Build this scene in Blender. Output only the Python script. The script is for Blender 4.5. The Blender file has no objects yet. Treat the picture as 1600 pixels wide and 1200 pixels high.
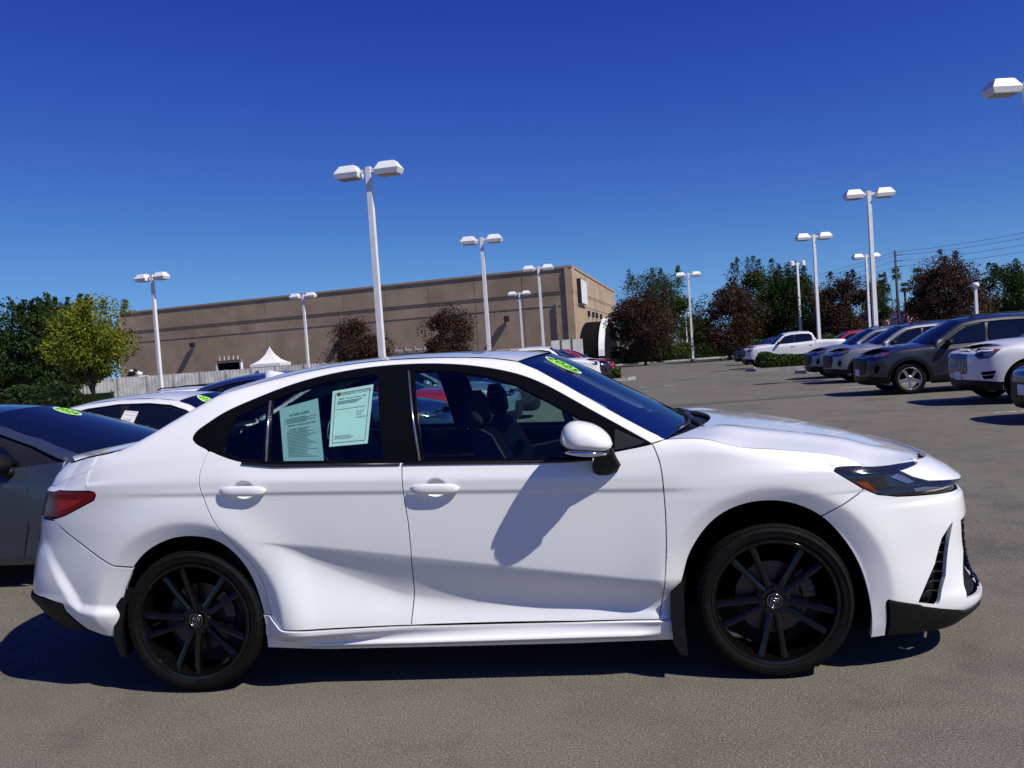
import bpy, math, random
import numpy as np
from mathutils import Vector, Matrix
from mathutils.geometry import delaunay_2d_cdt
random.seed(7); RNG = np.random.default_rng(7)
SC = bpy.context.scene
COL = SC.collection
R = math.radians

# ------------------------------------------------------------------ camera, sky, sun, exposure
cam_d = bpy.data.cameras.new("camera"); cam = bpy.data.objects.new("camera", cam_d); COL.objects.link(cam)
cam_d.sensor_width = 36.0; cam_d.sensor_fit = 'HORIZONTAL'; cam_d.lens = 31.5
cam_d.clip_start = 0.05; cam_d.clip_end = 3000
CAM_POS = Vector((1.9835, -4.7143, 1.4629)); YAW, PITCH, ROLL = -0.116648, 0.038947, -0.068443
def set_cam():
    cy, sy, cp, sp = math.cos(YAW), math.sin(YAW), math.cos(PITCH), math.sin(PITCH)
    f = Vector((sy*cp, cy*cp, -sp)); r = Vector((cy, -sy, 0)); u = r.cross(f)
    c, s = math.cos(ROLL), math.sin(ROLL)
    r2 = c*r + s*u; u2 = -s*r + c*u
    m = Matrix((r2, u2, -f)).transposed().to_4x4(); m.translation = CAM_POS
    cam.matrix_world = m
set_cam(); SC.camera = cam

SUN_TO = Vector((0.78, -0.44, 1.0)).normalized()
world = bpy.data.worlds.new("World"); SC.world = world; world.use_nodes = True
wn = world.node_tree.nodes; wl = world.node_tree.links; wn.clear()
sky = wn.new("ShaderNodeTexSky"); sky.sky_type = 'NISHITA'; sky.sun_disc = False
sky.sun_elevation = math.asin(SUN_TO.z); sky.sun_rotation = math.atan2(SUN_TO.x, SUN_TO.y)
sky.altitude = 50; sky.air_density = 0.6; sky.dust_density = 0.0; sky.ozone_density = 6.0
bg = wn.new("ShaderNodeBackground"); bg.inputs[1].default_value = 0.10
wo = wn.new("ShaderNodeOutputWorld"); 
def wmath(op, a, b):
    n = wn.new("ShaderNodeMath"); n.operation = op
    for k, v in enumerate((a, b)):
        if isinstance(v, (int, float)): n.inputs[k].default_value = v
        else: wl.new(v, n.inputs[k])
    return n.outputs[0]
sep = wn.new("ShaderNodeSeparateColor"); cmb = wn.new("ShaderNodeCombineColor"); wl.new(sky.outputs[0], sep.inputs[0])
# the deep saturated blue of a polarised, very clear sky: the same response over the whole dome
for ch, (pw, ga, gb) in enumerate(((1.9, .40, .16), (1.9, .365, .062), (.62, 1.93, .0))):
    v = wmath('POWER', sep.outputs[ch], pw)
    wl.new(wmath('DIVIDE', wmath('MULTIPLY', v, ga), wmath('ADD', wmath('MULTIPLY', v, gb), 1.0)), cmb.inputs[ch])
wl.new(cmb.outputs[0], bg.inputs[0]); wl.new(bg.outputs[0], wo.inputs[0])
sun_d = bpy.data.lights.new("sun", 'SUN'); sun_d.energy = 4.9; sun_d.angle = R(0.5); sun_d.color = (1.0, 0.955, 0.87)
sun = bpy.data.objects.new("sun", sun_d); COL.objects.link(sun)
sun.rotation_euler = SUN_TO.to_track_quat('Z', 'Y').to_euler()
vs = SC.view_settings; vs.view_transform = 'Standard'; vs.look = 'None'; vs.exposure = 0.0; vs.gamma = 1.0
vs.use_curve_mapping = False
SC.cycles.max_bounces = 8; SC.cycles.transparent_max_bounces = 24; SC.cycles.glossy_bounces = 3
SC.cycles.diffuse_bounces = 3; SC.cycles.transmission_bounces = 4
SC.cycles.sample_clamp_indirect = 6.0

# ------------------------------------------------------------------ materials
def principled(name, col, rough=0.5, metal=0.0, coat=0.0, spec=0.5, **kw):
    m = bpy.data.materials.new(name); m.use_nodes = True
    b = m.node_tree.nodes["Principled BSDF"]
    b.inputs["Base Color"].default_value = (*col, 1); b.inputs["Roughness"].default_value = rough
    b.inputs["Metallic"].default_value = metal; b.inputs["Coat Weight"].default_value = coat
    b.inputs["Coat Roughness"].default_value = 0.03; b.inputs["Specular IOR Level"].default_value = spec
    for k, v in kw.items(): b.inputs[k].default_value = v
    return m
def nodes(m):
    return m.node_tree.nodes, m.node_tree.links, m.node_tree.nodes["Principled BSDF"]
def noise_col(m, c1, c2, scale, detail=6, rough=0.6, lo=0.35, hi=0.65, coord='Object', bump=0.0, bscale=None, bdist=0.02):
    n, l, b = nodes(m)
    tc = n.new("ShaderNodeTexCoord"); t = n.new("ShaderNodeTexNoise")
    t.inputs["Scale"].default_value = scale; t.inputs["Detail"].default_value = detail; t.inputs["Roughness"].default_value = rough
    l.new(tc.outputs[coord], t.inputs["Vector"])
    r = n.new("ShaderNodeValToRGB"); r.color_ramp.elements[0].position = lo; r.color_ramp.elements[1].position = hi
    r.color_ramp.elements[0].color = (*c1, 1); r.color_ramp.elements[1].color = (*c2, 1)
    l.new(t.outputs["Fac"], r.inputs[0]); l.new(r.outputs[0], b.inputs["Base Color"])
    if bump:
        t2 = n.new("ShaderNodeTexNoise"); t2.inputs["Scale"].default_value = bscale or scale*4; t2.inputs["Detail"].default_value = 4
        l.new(tc.outputs[coord], t2.inputs["Vector"])
        bp = n.new("ShaderNodeBump"); bp.inputs["Strength"].default_value = bump; bp.inputs["Distance"].default_value = bdist
        l.new(t2.outputs["Fac"], bp.inputs["Height"]); l.new(bp.outputs[0], b.inputs["Normal"])
    return m
def glass(name, tint, refl=1.0, ior=1.5):
    m = bpy.data.materials.new(name); m.use_nodes = True; n = m.node_tree.nodes; l = m.node_tree.links; n.clear()
    o = n.new("ShaderNodeOutputMaterial"); mx = n.new("ShaderNodeMixShader"); tr = n.new("ShaderNodeBsdfTransparent")
    gl = n.new("ShaderNodeBsdfGlossy"); fr = n.new("ShaderNodeFresnel"); 
    gm = n.new("ShaderNodeNewGeometry"); ms = n.new("ShaderNodeMapRange"); ms.inputs[3].default_value = ior; ms.inputs[4].default_value = 1/ior   # a thin pane: same reflectance from both faces
    l.new(gm.outputs["Backfacing"], ms.inputs[0]); l.new(ms.outputs[0], fr.inputs[0])
    tr.inputs[0].default_value = (*tint, 1); gl.inputs["Roughness"].default_value = 0.01; gl.inputs[0].default_value = (refl, refl, refl, 1)
    l.new(fr.outputs[0], mx.inputs[0]); l.new(tr.outputs[0], mx.inputs[1]); l.new(gl.outputs[0], mx.inputs[2]); l.new(mx.outputs[0], o.inputs[0])
    return m
def paint(name, col, metal=0.0, rough=0.35):
    m = principled(name, col, rough=rough, metal=metal, coat=1.0)
    n, l, b = nodes(m)      # faint orange peel and dust in the clear coat
    tc = n.new("ShaderNodeTexCoord"); t = n.new("ShaderNodeTexNoise"); t.inputs["Scale"].default_value = 9; t.inputs["Detail"].default_value = 8
    l.new(tc.outputs["Object"], t.inputs["Vector"])
    mr = n.new("ShaderNodeMapRange"); mr.inputs[1].default_value = 0.3; mr.inputs[2].default_value = 0.8; mr.inputs[3].default_value = 0.015; mr.inputs[4].default_value = 0.07
    l.new(t.outputs["Fac"], mr.inputs[0]); l.new(mr.outputs[0], b.inputs["Coat Roughness"])
    return m
M = {}
M['white'] = paint('white_paint', (0.82, 0.82, 0.805))
M['white2'] = paint('white_paint_soft', (0.74, 0.74, 0.75))
M['grey_blue'] = paint('slate_paint', (0.024, 0.034, 0.054), rough=0.4)
M['silver'] = paint('silver_paint', (0.27, 0.28, 0.31), metal=0.5, rough=0.38)
M['silver_blue'] = paint('blue_silver_paint', (0.19, 0.24, 0.29), metal=0.5, rough=0.38)
M['charcoal'] = paint('charcoal_paint', (0.015, 0.017, 0.026), metal=0.0, rough=0.4)
M['black_paint'] = paint('black_paint', (0.012, 0.012, 0.016))
M['navy'] = paint('navy_paint', (0.012, 0.02, 0.07))
M['red'] = paint('red_paint', (0.42, 0.012, 0.012))
M['gloss_black'] = principled('gloss_black', (0.004, 0.004, 0.004), rough=0.12, spec=0.14)
M['trim'] = principled('black_trim', (0.014, 0.014, 0.015), rough=0.38)
M['plastic'] = noise_col(principled('black_plastic', (0.008, 0.008, 0.008), rough=0.5, spec=0.22), (0.006,)*3, (0.010,)*3, 60)
M['rubber'] = noise_col(principled('tyre_rubber', (0.015, 0.015, 0.015), rough=0.75, spec=0.12), (0.004,)*3, (0.008, 0.008, 0.008), 25, bump=0.2, bscale=180, bdist=0.002)
M['dark'] = principled('dark_interior', (0.010, 0.010, 0.011), rough=0.8)
M['void'] = principled('dark_liner', (0.004, 0.004, 0.004), rough=0.95, spec=0.1)
M['seat'] = noise_col(principled('seat_fabric', (0.014, 0.014, 0.016), rough=0.85), (0.010,)*3, (0.018,)*3, 90)
M['headliner'] = principled('headliner_cloth', (0.30, 0.30, 0.29), rough=0.9)
M['rim_black'] = principled('black_alloy', (0.003, 0.003, 0.003), rough=0.07, spec=0.5)
M['rim_silver'] = principled('silver_alloy', (0.62, 0.62, 0.63), rough=0.25, metal=0.9)
M['steel'] = principled('brake_steel', (0.07, 0.07, 0.075), rough=0.35, metal=1.0)
M['chrome'] = principled('chrome', (0.75, 0.75, 0.77), rough=0.06, metal=1.0)
M['emblem'] = principled('emblem_silver', (0.55, 0.55, 0.56), rough=0.2, metal=1.0)
M['glass'] = glass('side_glass', (0.62, 0.85, 0.81))
M['glass_ws'] = glass('windshield_glass', (0.10, 0.16, 0.18), 1.0, 5.0)
M['glass_dark'] = glass('privacy_glass', (0.06, 0.085, 0.09))
M['lamp_dark'] = principled('lamp_housing', (0.012, 0.013, 0.022), rough=0.08, coat=1.0)
M['lamp_clear'] = principled('lamp_reflector', (0.30, 0.31, 0.36), rough=0.18, metal=0.8, coat=1.0)
M['amber'] = principled('amber_reflector', (0.22, 0.03, 0.006), rough=0.2, coat=0.6)
M['tail_red'] = principled('red_lens', (0.16, 0.002, 0.005), rough=0.12, spec=0.3)
M['tail_bright'] = principled('red_lens_inner', (0.40, 0.008, 0.010), rough=0.3, spec=0.3)
M['lime'] = principled('lime_sticker', (0.26, 0.74, 0.03), rough=0.5)
M['sticker_white'] = principled('sticker_white', (0.8, 0.8, 0.8), rough=0.5)
M['ink'] = principled('print_ink', (0.012, 0.012, 0.014), rough=0.7)
M['ink_red'] = principled('print_red', (0.36, 0.02, 0.015), rough=0.7)
M['ink_grey'] = principled('print_grey', (0.20, 0.21, 0.22), rough=0.7)
M['sleeved'] = principled('sleeved_paper', (0.40, 0.47, 0.50), rough=0.35)
M['paper'] = noise_col(principled('paper', (0.8, 0.8, 0.78), rough=0.8), (0.74, 0.75, 0.74), (0.82, 0.82, 0.80), 6)

# ------------------------------------------------------------------ object helpers
def link(name, data, parent=None, mat=None, loc=None, rot=None, label=None, cat=None, group=None, kind=None):
    o = bpy.data.objects.new(name, data); COL.objects.link(o)
    if parent is not None: o.parent = parent
    if mat is not None: data.materials.append(mat)
    if loc is not None: o.location = loc
    if rot is not None: o.rotation_euler = rot
    if label: o['label'] = label
    if cat: o['category'] = cat
    if group: o['group'] = group
    if kind: o['kind'] = kind
    return o
def empty(name, loc=(0, 0, 0), rz=0.0, label=None, cat=None, group=None):
    o = link(name, None, None, None, loc, (0, 0, rz), label, cat, group); o.empty_display_size = 0.3
    return o
def copy_tree(o, parent=None):
    c = o.copy(); COL.objects.link(c)
    if parent is not None: c.parent = parent
    for ch in [x for x in o.children]: copy_tree(ch, c)
    return c
def mesh(name, V, F, mat=None, parent=None, normals=None, smooth=True, **kw):
    me = bpy.data.meshes.new(name)
    V = np.asarray(V, dtype=float)
    me.from_pydata(V.tolist(), [], [tuple(int(i) for i in f) for f in F])
    if smooth: me.polygons.foreach_set('use_smooth', np.ones(len(me.polygons), dtype=bool))
    me.update()
    if normals is not None:
        me.normals_split_custom_set_from_vertices(np.asarray(normals, dtype=float).tolist())
    return link(name, me, parent, mat, **kw)
class MB:
    """collects shapes into one mesh"""
    def __init__(s): s.V = []; s.F = []
    def add(s, V, F):
        b = len(s.V); s.V += [tuple(v) for v in V]; s.F += [tuple(i+b for i in f) for f in F]; return s
    def box(s, c, d, rz=0.0, m=None):
        x, y, z = d[0]/2, d[1]/2, d[2]/2
        P = [(-x,-y,-z),(x,-y,-z),(x,y,-z),(-x,y,-z),(-x,-y,z),(x,-y,z),(x,y,z),(-x,y,z)]
        ca, sa = math.cos(rz), math.sin(rz)
        if m is not None: P = [tuple(m @ Vector(p)) for p in P]
        else: P = [(p[0]*ca-p[1]*sa, p[0]*sa+p[1]*ca, p[2]) for p in P]
        P = [(p[0]+c[0], p[1]+c[1], p[2]+c[2]) for p in P]
        return s.add(P, [(3,2,1,0),(4,5,6,7),(0,1,5,4),(1,2,6,5),(2,3,7,6),(3,0,4,7)])
    def prism(s, poly, z0, z1):
        n = len(poly); P = [(x, y, z0) for x, y in poly] + [(x, y, z1) for x, y in poly]
        return s.add(P, [tuple(range(n))[::-1], tuple(range(n, 2*n))] + [(i, (i+1) % n, n+(i+1) % n, n+i) for i in range(n)])
    def tube(s, pts, rad, k=8, caps=True):
        pts = [Vector(p) for p in pts]; n = len(pts)
        if not hasattr(rad, '__len__'): rad = [rad]*n
        ring = []; up = Vector((0, 0, 1))
        for i, p in enumerate(pts):
            t = (pts[min(i+1, n-1)] - pts[max(i-1, 0)]).normalized()
            a = t.cross(up)
            if a.length < 1e-3: a = t.cross(Vector((1, 0, 0)))
            a.normalize(); b = t.cross(a)
            ring.append([p + (a*math.cos(2*math.pi*j/k) + b*math.sin(2*math.pi*j/k))*rad[i] for j in range(k)])
        V = [v for r in ring for v in r]
        F = [(i*k+j, i*k+(j+1) % k, (i+1)*k+(j+1) % k, (i+1)*k+j) for i in range(n-1) for j in range(k)]
        if caps: F += [tuple(range(k))[::-1], tuple(range((n-1)*k, n*k))]
        return s.add(V, F)
    def lathe(s, prof, k, axis='y', c=(0, 0, 0), closed=False):
        """prof: (a, r) along axis"""
        V = []; n = len(prof)
        for a, r in prof:
            for j in range(k):
                t = 2*math.pi*j/k; u, v = r*math.cos(t), r*math.sin(t)
                P = (u, a, v) if axis == 'y' else ((u, v, a) if axis == 'z' else (a, u, v))
                V.append((P[0]+c[0], P[1]+c[1], P[2]+c[2]))
        F = [(i*k+j, i*k+(j+1) % k, (i+1)*k+(j+1) % k, (i+1)*k+j) for i in range(n-1) for j in range(k)]
        if closed: F += [((n-1)*k+j, (n-1)*k+(j+1) % k, (j+1) % k, j) for j in range(k)]
        return s.add(V, F)
    def build(s, name, mat=None, parent=None, smooth=False, **kw):
        return mesh(name, s.V, s.F, mat, parent, smooth=smooth, **kw)
def bevel(o, w=0.01, seg=2):
    m = o.modifiers.new('bevel', 'BEVEL'); m.width = w; m.segments = seg; m.limit_method = 'ANGLE'; m.angle_limit = R(35); return o
def text_mesh(s, size, align='CENTER'):
    """vertices and faces of flat lettering in the xy plane"""
    cu = bpy.data.curves.new('t', 'FONT'); cu.body = s; cu.size = size; cu.align_x = align; cu.align_y = 'CENTER'; cu.resolution_u = 2
    o = bpy.data.objects.new('t', cu); COL.objects.link(o)
    dg = bpy.context.evaluated_depsgraph_get(); me = o.evaluated_get(dg).to_mesh()
    V = [tuple(v.co) for v in me.vertices]; F = [tuple(p.vertices) for p in me.polygons]
    o.evaluated_get(dg).to_mesh_clear(); bpy.data.objects.remove(o); bpy.data.curves.remove(cu)
    return V, F

# ground level: the lot falls away gently behind the car and to its left
def ground_z(x, y):
    x = np.asarray(x, float); y = np.asarray(y, float)
    g = -0.011*np.maximum(0, y-1.5) - 0.012*np.maximum(0, -x-3.0)
    return np.maximum(g, -2.2)
def gz(x, y): return float(ground_z(x, y))
# ------------------------------------------------------------------ car surface library
def pchip(xk, yk, xq):
    xk = np.asarray(xk, float); yk = np.asarray(yk, float); xq = np.clip(np.asarray(xq, float), xk[0], xk[-1])
    h = np.diff(xk); d = np.diff(yk)/h; n = len(xk); m = np.zeros(n)
    if n == 2: return yk[0] + d[0]*(xq-xk[0])
    for i in range(1, n-1):
        if d[i-1]*d[i] > 0:
            w1 = 2*h[i]+h[i-1]; w2 = h[i]+2*h[i-1]; m[i] = (w1+w2)/(w1/d[i-1]+w2/d[i])
    m[0] = d[0]; m[-1] = d[-1]
    i = np.clip(np.searchsorted(xk, xq, side='right')-1, 0, n-2); t = (xq-xk[i])/h[i]
    return (2*t**3-3*t**2+1)*yk[i] + (t**3-2*t**2+t)*h[i]*m[i] + (-2*t**3+3*t**2)*yk[i+1] + (t**3-t**2)*h[i]*m[i+1]
def sstep(a, b, x):
    t = np.clip((np.asarray(x, float)-a)/(b-a), 0, 1); return t*t*(3-2*t)
class Spline:
    def __init__(s, pts):
        P = np.asarray(pts, float); s.t = np.concatenate([[0], np.cumsum(np.linalg.norm(np.diff(P, axis=0), axis=1))]); s.P = P
        n = len(P); h = np.diff(s.t); A = np.zeros((n, n)); B = np.zeros((n, P.shape[1])); A[0, 0] = A[-1, -1] = 1
        for i in range(1, n-1):
            A[i, i-1] = h[i-1]; A[i, i] = 2*(h[i-1]+h[i]); A[i, i+1] = h[i]
            B[i] = 6*((P[i+1]-P[i])/h[i]-(P[i]-P[i-1])/h[i-1])
        s.m = np.linalg.solve(A, B)
    def __call__(s, q):
        q = np.clip(np.asarray(q, float), s.t[0], s.t[-1]); i = np.clip(np.searchsorted(s.t, q, side='right')-1, 0, len(s.t)-2)
        h = (s.t[i+1]-s.t[i])[:, None]; a = (s.t[i+1]-q)[:, None]/h; b = 1-a
        return a*s.P[i]+b*s.P[i+1]+((a**3-a)*s.m[i]+(b**3-b)*s.m[i+1])*h*h/6
class Side:
    """half of a car's skin as a wrap-round sheet: p runs along the plan outline, z is height"""
    def __init__(s, plan, D, xg, zg, front, rear, xf, xr):
        s.sp = Spline(plan); s.pmax = s.sp.t[-1]
        s.pp = np.linspace(0, s.pmax, 1600); C = s.sp(s.pp); s.cx = C[:, 0]; s.cw = C[:, 1]
        T = np.gradient(C, s.pp, axis=0); T /= np.linalg.norm(T, axis=1)[:, None]
        s.nx = -T[:, 1]; s.nw = T[:, 0]
        s.nx[0], s.nw[0], s.nx[-1], s.nw[-1] = -1, 0, 1, 0
        s.D = D; s.xg = xg; s.zg = zg; s.front = front; s.rear = rear; s.xf = xf; s.xr = xr
    def disp(s, x, z):
        fx = np.clip((x-s.xg[0])/(s.xg[1]-s.xg[0]), 0, len(s.xg)-1.001); fz = np.clip((z-s.zg[0])/(s.zg[1]-s.zg[0]), 0, len(s.zg)-1.001)
        i = fx.astype(int); j = fz.astype(int); a = fx-i; b = fz-j; D = s.D
        return (D[i, j]*(1-a)+D[i+1, j]*a)*(1-b)+(D[i, j+1]*(1-a)+D[i+1, j+1]*a)*b
    def xw(s, p, z, off=0.0):
        p = np.asarray(p, float); z = np.asarray(z, float)
        X = np.interp(p, s.pp, s.cx); W = np.interp(p, s.pp, s.cw); nx = np.interp(p, s.pp, s.nx); nw = np.interp(p, s.pp, s.nw)
        d = s.disp(X, z)+off
        X2 = X+nx*d+sstep(s.xf[0], s.xf[1], X)*pchip(*s.front, z)+sstep(s.xr[0], s.xr[1], -X)*pchip(*s.rear, z)
        return X2, np.maximum(W+nw*d, 0.0) if np.ndim(off) == 0 and off == 0 else W+nw*d
    def pos(s, p, z, sgn, off=0.0):
        x, w = s.xw(p, z, off); return np.stack([x, sgn*w, z+0*x], 1)
    def nrm(s, p, z, sgn):
        e = 0.006; a = s.pos(np.clip(p+e, 0, s.pmax), z, 1)-s.pos(np.clip(p-e, 0, s.pmax), z, 1); b = s.pos(p, z+e, 1)-s.pos(p, z-e, 1)
        n = np.cross(b, a); n /= np.maximum(np.linalg.norm(n, axis=1), 1e-9)[:, None]
        n[:, 1] *= sgn; return n
    def p_of(s, v):
        """(x, z), or ('f'|'r', w, z) for a point on the nose or tail face"""
        if isinstance(v[0], str):
            z = v[2]; pq = s.pp[-500:] if v[0] == 'f' else s.pp[:500]
            x, w = s.xw(pq, np.full(len(pq), z))
            k = np.argmin(np.abs(w-v[1])); return float(pq[k]), z
        z = v[1]; x, w = s.xw(s.pp, np.full(len(s.pp), z)); k0 = int(np.argmin(x)); k1 = int(np.argmax(x))
        xs = np.maximum.accumulate(x[k0:k1+1]); return float(np.interp(v[0], xs, s.pp[k0:k1+1])), z
def densify(P, step, closed=True):
    out = []; n = len(P)
    for i in range(n if closed else n-1):
        a = np.array(P[i]); b = np.array(P[(i+1) % n]); k = max(1, int(math.ceil(np.linalg.norm(b-a)/step)))
        for j in range(k): out.append(a+(b-a)*j/k)
    if not closed: out.append(np.array(P[-1]))
    return np.array(out)
def smooth_line(P, step):
    """rounded polyline through P"""
    P = [np.array(q, float) for q in P]
    if len(P) < 3: return densify(P, step, False)
    s = Spline(P); return s(np.linspace(0, s.t[-1], max(3, int(s.t[-1]/step))))
def in_poly(P, poly):
    x, y = P[:, 0], P[:, 1]; c = np.zeros(len(P), bool); n = len(poly); j = n-1
    for i in range(n):
        xi, yi = poly[i]; xj, yj = poly[j]
        m = ((yi > y) != (yj > y)) & (x < (xj-xi)*(y-yi)/((yj-yi) if yj != yi else 1e-12)+xi); c ^= m; j = i
    return c
def inset(P, g):
    a = np.roll(P, 1, 0); b = np.roll(P, -1, 0); t = b-a; t /= np.maximum(np.linalg.norm(t, axis=1), 1e-9)[:, None]
    n = np.stack([-t[:, 1], t[:, 0]], 1); area = 0.5*np.sum(P[:, 0]*np.roll(P[:, 1], -1)-np.roll(P[:, 0], -1)*P[:, 1])
    return P+n*g*(1 if area > 0 else -1)
def panel(name, side, sgn, poly, mat, parent, holes=(), dx=0.022, dz=0.009, gap=0.0034, off=0.0, flange=0.02, extra=None, raw=False, **kw):
    """a sheet-metal or glass panel cut out of the skin, with turned-in edges"""
    def conv(poly, g):
        Q = densify([side.p_of(v) for v in poly] if not raw else poly, 0.012 if dx < 0.03 else 0.03)
        keep = [0]
        for i in range(1, len(Q)):
            if np.linalg.norm(Q[i]-Q[keep[-1]]) > 1e-4: keep.append(i)
        Q = Q[keep]; return inset(Q, g) if g else Q
    loops = [conv(poly, gap)]+[conv(h, -gap) for h in holes]
    lo = loops[0].min(0); hi = loops[0].max(0)
    gx, gy = np.meshgrid(np.arange(lo[0]+dx/2, hi[0], dx), np.arange(lo[1]+dz/2, hi[1], dz)); G = np.stack([gx.ravel(), gy.ravel()], 1)
    m = in_poly(G, loops[0])
    for h in loops[1:]: m &= ~in_poly(G, h)
    G = G[m]
    B = np.concatenate(loops)
    if len(G):
        sc = np.array([1/dx, 1/dz]); ok = np.ones(len(G), bool)
        for k in range(0, len(B), 400):
            d = np.abs((G[:, None, :]-B[None, k:k+400, :])*sc); ok &= (np.hypot(d[..., 0], d[..., 1]).min(1) > 0.45)
        G = G[ok]
    P = np.concatenate([B, G]); edges = []; st = 0
    for L in loops:
        n = len(L); edges += [(st+i, st+(i+1) % n) for i in range(n)]; st += n
    v, e, f, ov, _, _ = delaunay_2d_cdt([Vector((a[0], a[1]*2.0)) for a in P], edges, [], 0, 1e-6)
    Q = np.array([(a.x, a.y/2.0) for a in v]); F = np.array([t for t in f if len(t) == 3])
    cen = Q[F].mean(1); m = in_poly(cen, loops[0])
    for h in loops[1:]: m &= ~in_poly(cen, h)
    F = F[m]
    of = off if extra is None else off+extra(np.interp(Q[:, 0], side.pp, side.cx), Q[:, 1])
    V = side.pos(Q[:, 0], Q[:, 1], sgn, of); N = side.nrm(Q[:, 0], Q[:, 1], sgn)
    if extra is not None:
        e = 0.005
        def at(dp, dzz):
            q0 = Q[:, 0]+dp; q1 = Q[:, 1]+dzz; return side.pos(q0, q1, 1, off+extra(np.interp(q0, side.pp, side.cx), q1))
        N = np.cross(at(0, e)-at(0, -e), at(e, 0)-at(-e, 0)); N /= np.linalg.norm(N, axis=1)[:, None]; N[:, 1] *= sgn
    # orientation
    a = np.cross(V[F[:, 1]]-V[F[:, 0]], V[F[:, 2]]-V[F[:, 0]]); flip = (a*N[F[:, 0]]).sum(1) < 0; F[flip] = F[flip][:, ::-1]
    VV = [V]; NN = [N]; FF = [F.tolist()]; base = len(V)
    if flange:
        ec = {}
        for t in F:
            for i in range(3):
                k = (t[i], t[(i+1) % 3]); ec[k] = 1
        bd = [k for k in ec if (k[1], k[0]) not in ec]
        idx = sorted({i for k in bd for i in k}); mp = {i: n for n, i in enumerate(idx)}; n = len(idx)
        out = np.zeros((len(V), 3))
        for i, j in bd:
            t = V[j]-V[i]; q = np.cross(t, N[i]); L = np.linalg.norm(q)
            if L > 0: out[i] += q/L; out[j] += q/L
        o = out[idx]; o /= np.maximum(np.linalg.norm(o, axis=1), 1e-9)[:, None]
        r0 = V[idx]; n0 = N[idx]
        r1 = r0+o*0.0012-n0*0.0016; r2 = r0+o*0.0008-n0*flange
        nr = o*0.8+n0*0.6; nr /= np.linalg.norm(nr, axis=1)[:, None]
        VV += [r0, r1, r1, r2]; NN += [n0, nr, o, o]
        fl = []
        for i, j in bd:
            a, b = mp[i], mp[j]
            fl += [(base+b, base+a, base+n+a, base+n+b), (base+2*n+b, base+2*n+a, base+3*n+a, base+3*n+b)]
        FF.append(fl)
    V = np.concatenate(VV); N = np.concatenate(NN); F = [tuple(t) for q in FF for t in q]
    return mesh(name, V, F, mat, parent, normals=N, **kw)
def crown(name, E, C, mat, parent, ns=40, nt=40, power=2.3, bump=None, flange=0.015, off=0.0, tmax=1.0, **kw):
    """a sheet between an edge line on one flank, its mirror image, and a centre line"""
    def res(P):
        P = np.asarray(P, float); s = Spline(P) if len(P) > 2 else None; u = np.linspace(0, 1, ns)
        return s(u*s.t[-1]) if s else P[0]+(P[1]-P[0])*u[:, None]
    E = res(E); C = res(C); t = np.linspace(-tmax, tmax, nt); V = []
    for i in range(ns):
        y = E[i, 1]*t*-1; a = np.abs(t)**power; b = t*t
        x = C[i, 0]+(E[i, 0]-C[i, 0])*b; z = C[i, 2]+(E[i, 2]-C[i, 2])*a
        if bump is not None: z = z+bump(i/(ns-1), t)
        V.append(np.stack([x, y, z+off], 1))
    V = np.concatenate(V); F = []
    for i in range(ns-1):
        for j in range(nt-1): F.append((i*nt+j, i*nt+j+1, (i+1)*nt+j+1, (i+1)*nt+j))
    Vn = V.reshape(ns, nt, 3); n = np.cross(Vn[1, nt//2]-Vn[0, nt//2], Vn[0, nt//2+1]-Vn[0, nt//2])
    du = np.gradient(Vn, axis=0); dv = np.gradient(Vn, axis=1); N = np.cross(dv, du).reshape(-1, 3); N /= np.maximum(np.linalg.norm(N, axis=1), 1e-9)[:, None]
    N[N[:, 2] < 0] *= -1
    q = np.cross(V[F[0][1]]-V[F[0][0]], V[F[0][2]]-V[F[0][0]])
    if q[2] < 0: F = [f[::-1] for f in F]
    if flange:
        ring = [j for j in range(nt)]+[i*nt+nt-1 for i in range(1, ns)]+[(ns-1)*nt+j for j in range(nt-2, -1, -1)]+[i*nt for i in range(ns-2, 0, -1)]
        b = len(V); k = len(ring); r0 = V[ring]; r1 = r0-N[ring]*flange; cen = r0.mean(0); o = r0-cen; o[:, 2] = 0; o /= np.linalg.norm(o, axis=1)[:, None]
        V = np.concatenate([V, r0, r1]); N = np.concatenate([N, o, o])
        for i in range(k):
            j = (i+1) % k; F.append((b+i, b+j, b+k+j, b+k+i))
    return mesh(name, V, F, mat, parent, normals=N, **kw)
def crown_pt(E, C, s, t, power=2.2):
    def at(P, u):
        P = np.asarray(P, float); sp = Spline(P); return sp(np.array([u*sp.t[-1]]))[0]
    def q(s, t):
        e, c = at(E, s), at(C, s); return np.array([c[0]+(e[0]-c[0])*t*t, e[1]*-t, c[2]+(e[2]-c[2])*abs(t)**power])
    p = q(s, t); du = q(s+.01, t)-q(s-.01, t); dv = q(s, t+.01)-q(s, t-.01); n = np.cross(du, dv); n /= np.linalg.norm(n); n = n if n[2] > 0 else -n
    return p, n, du/np.linalg.norm(du)
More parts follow.
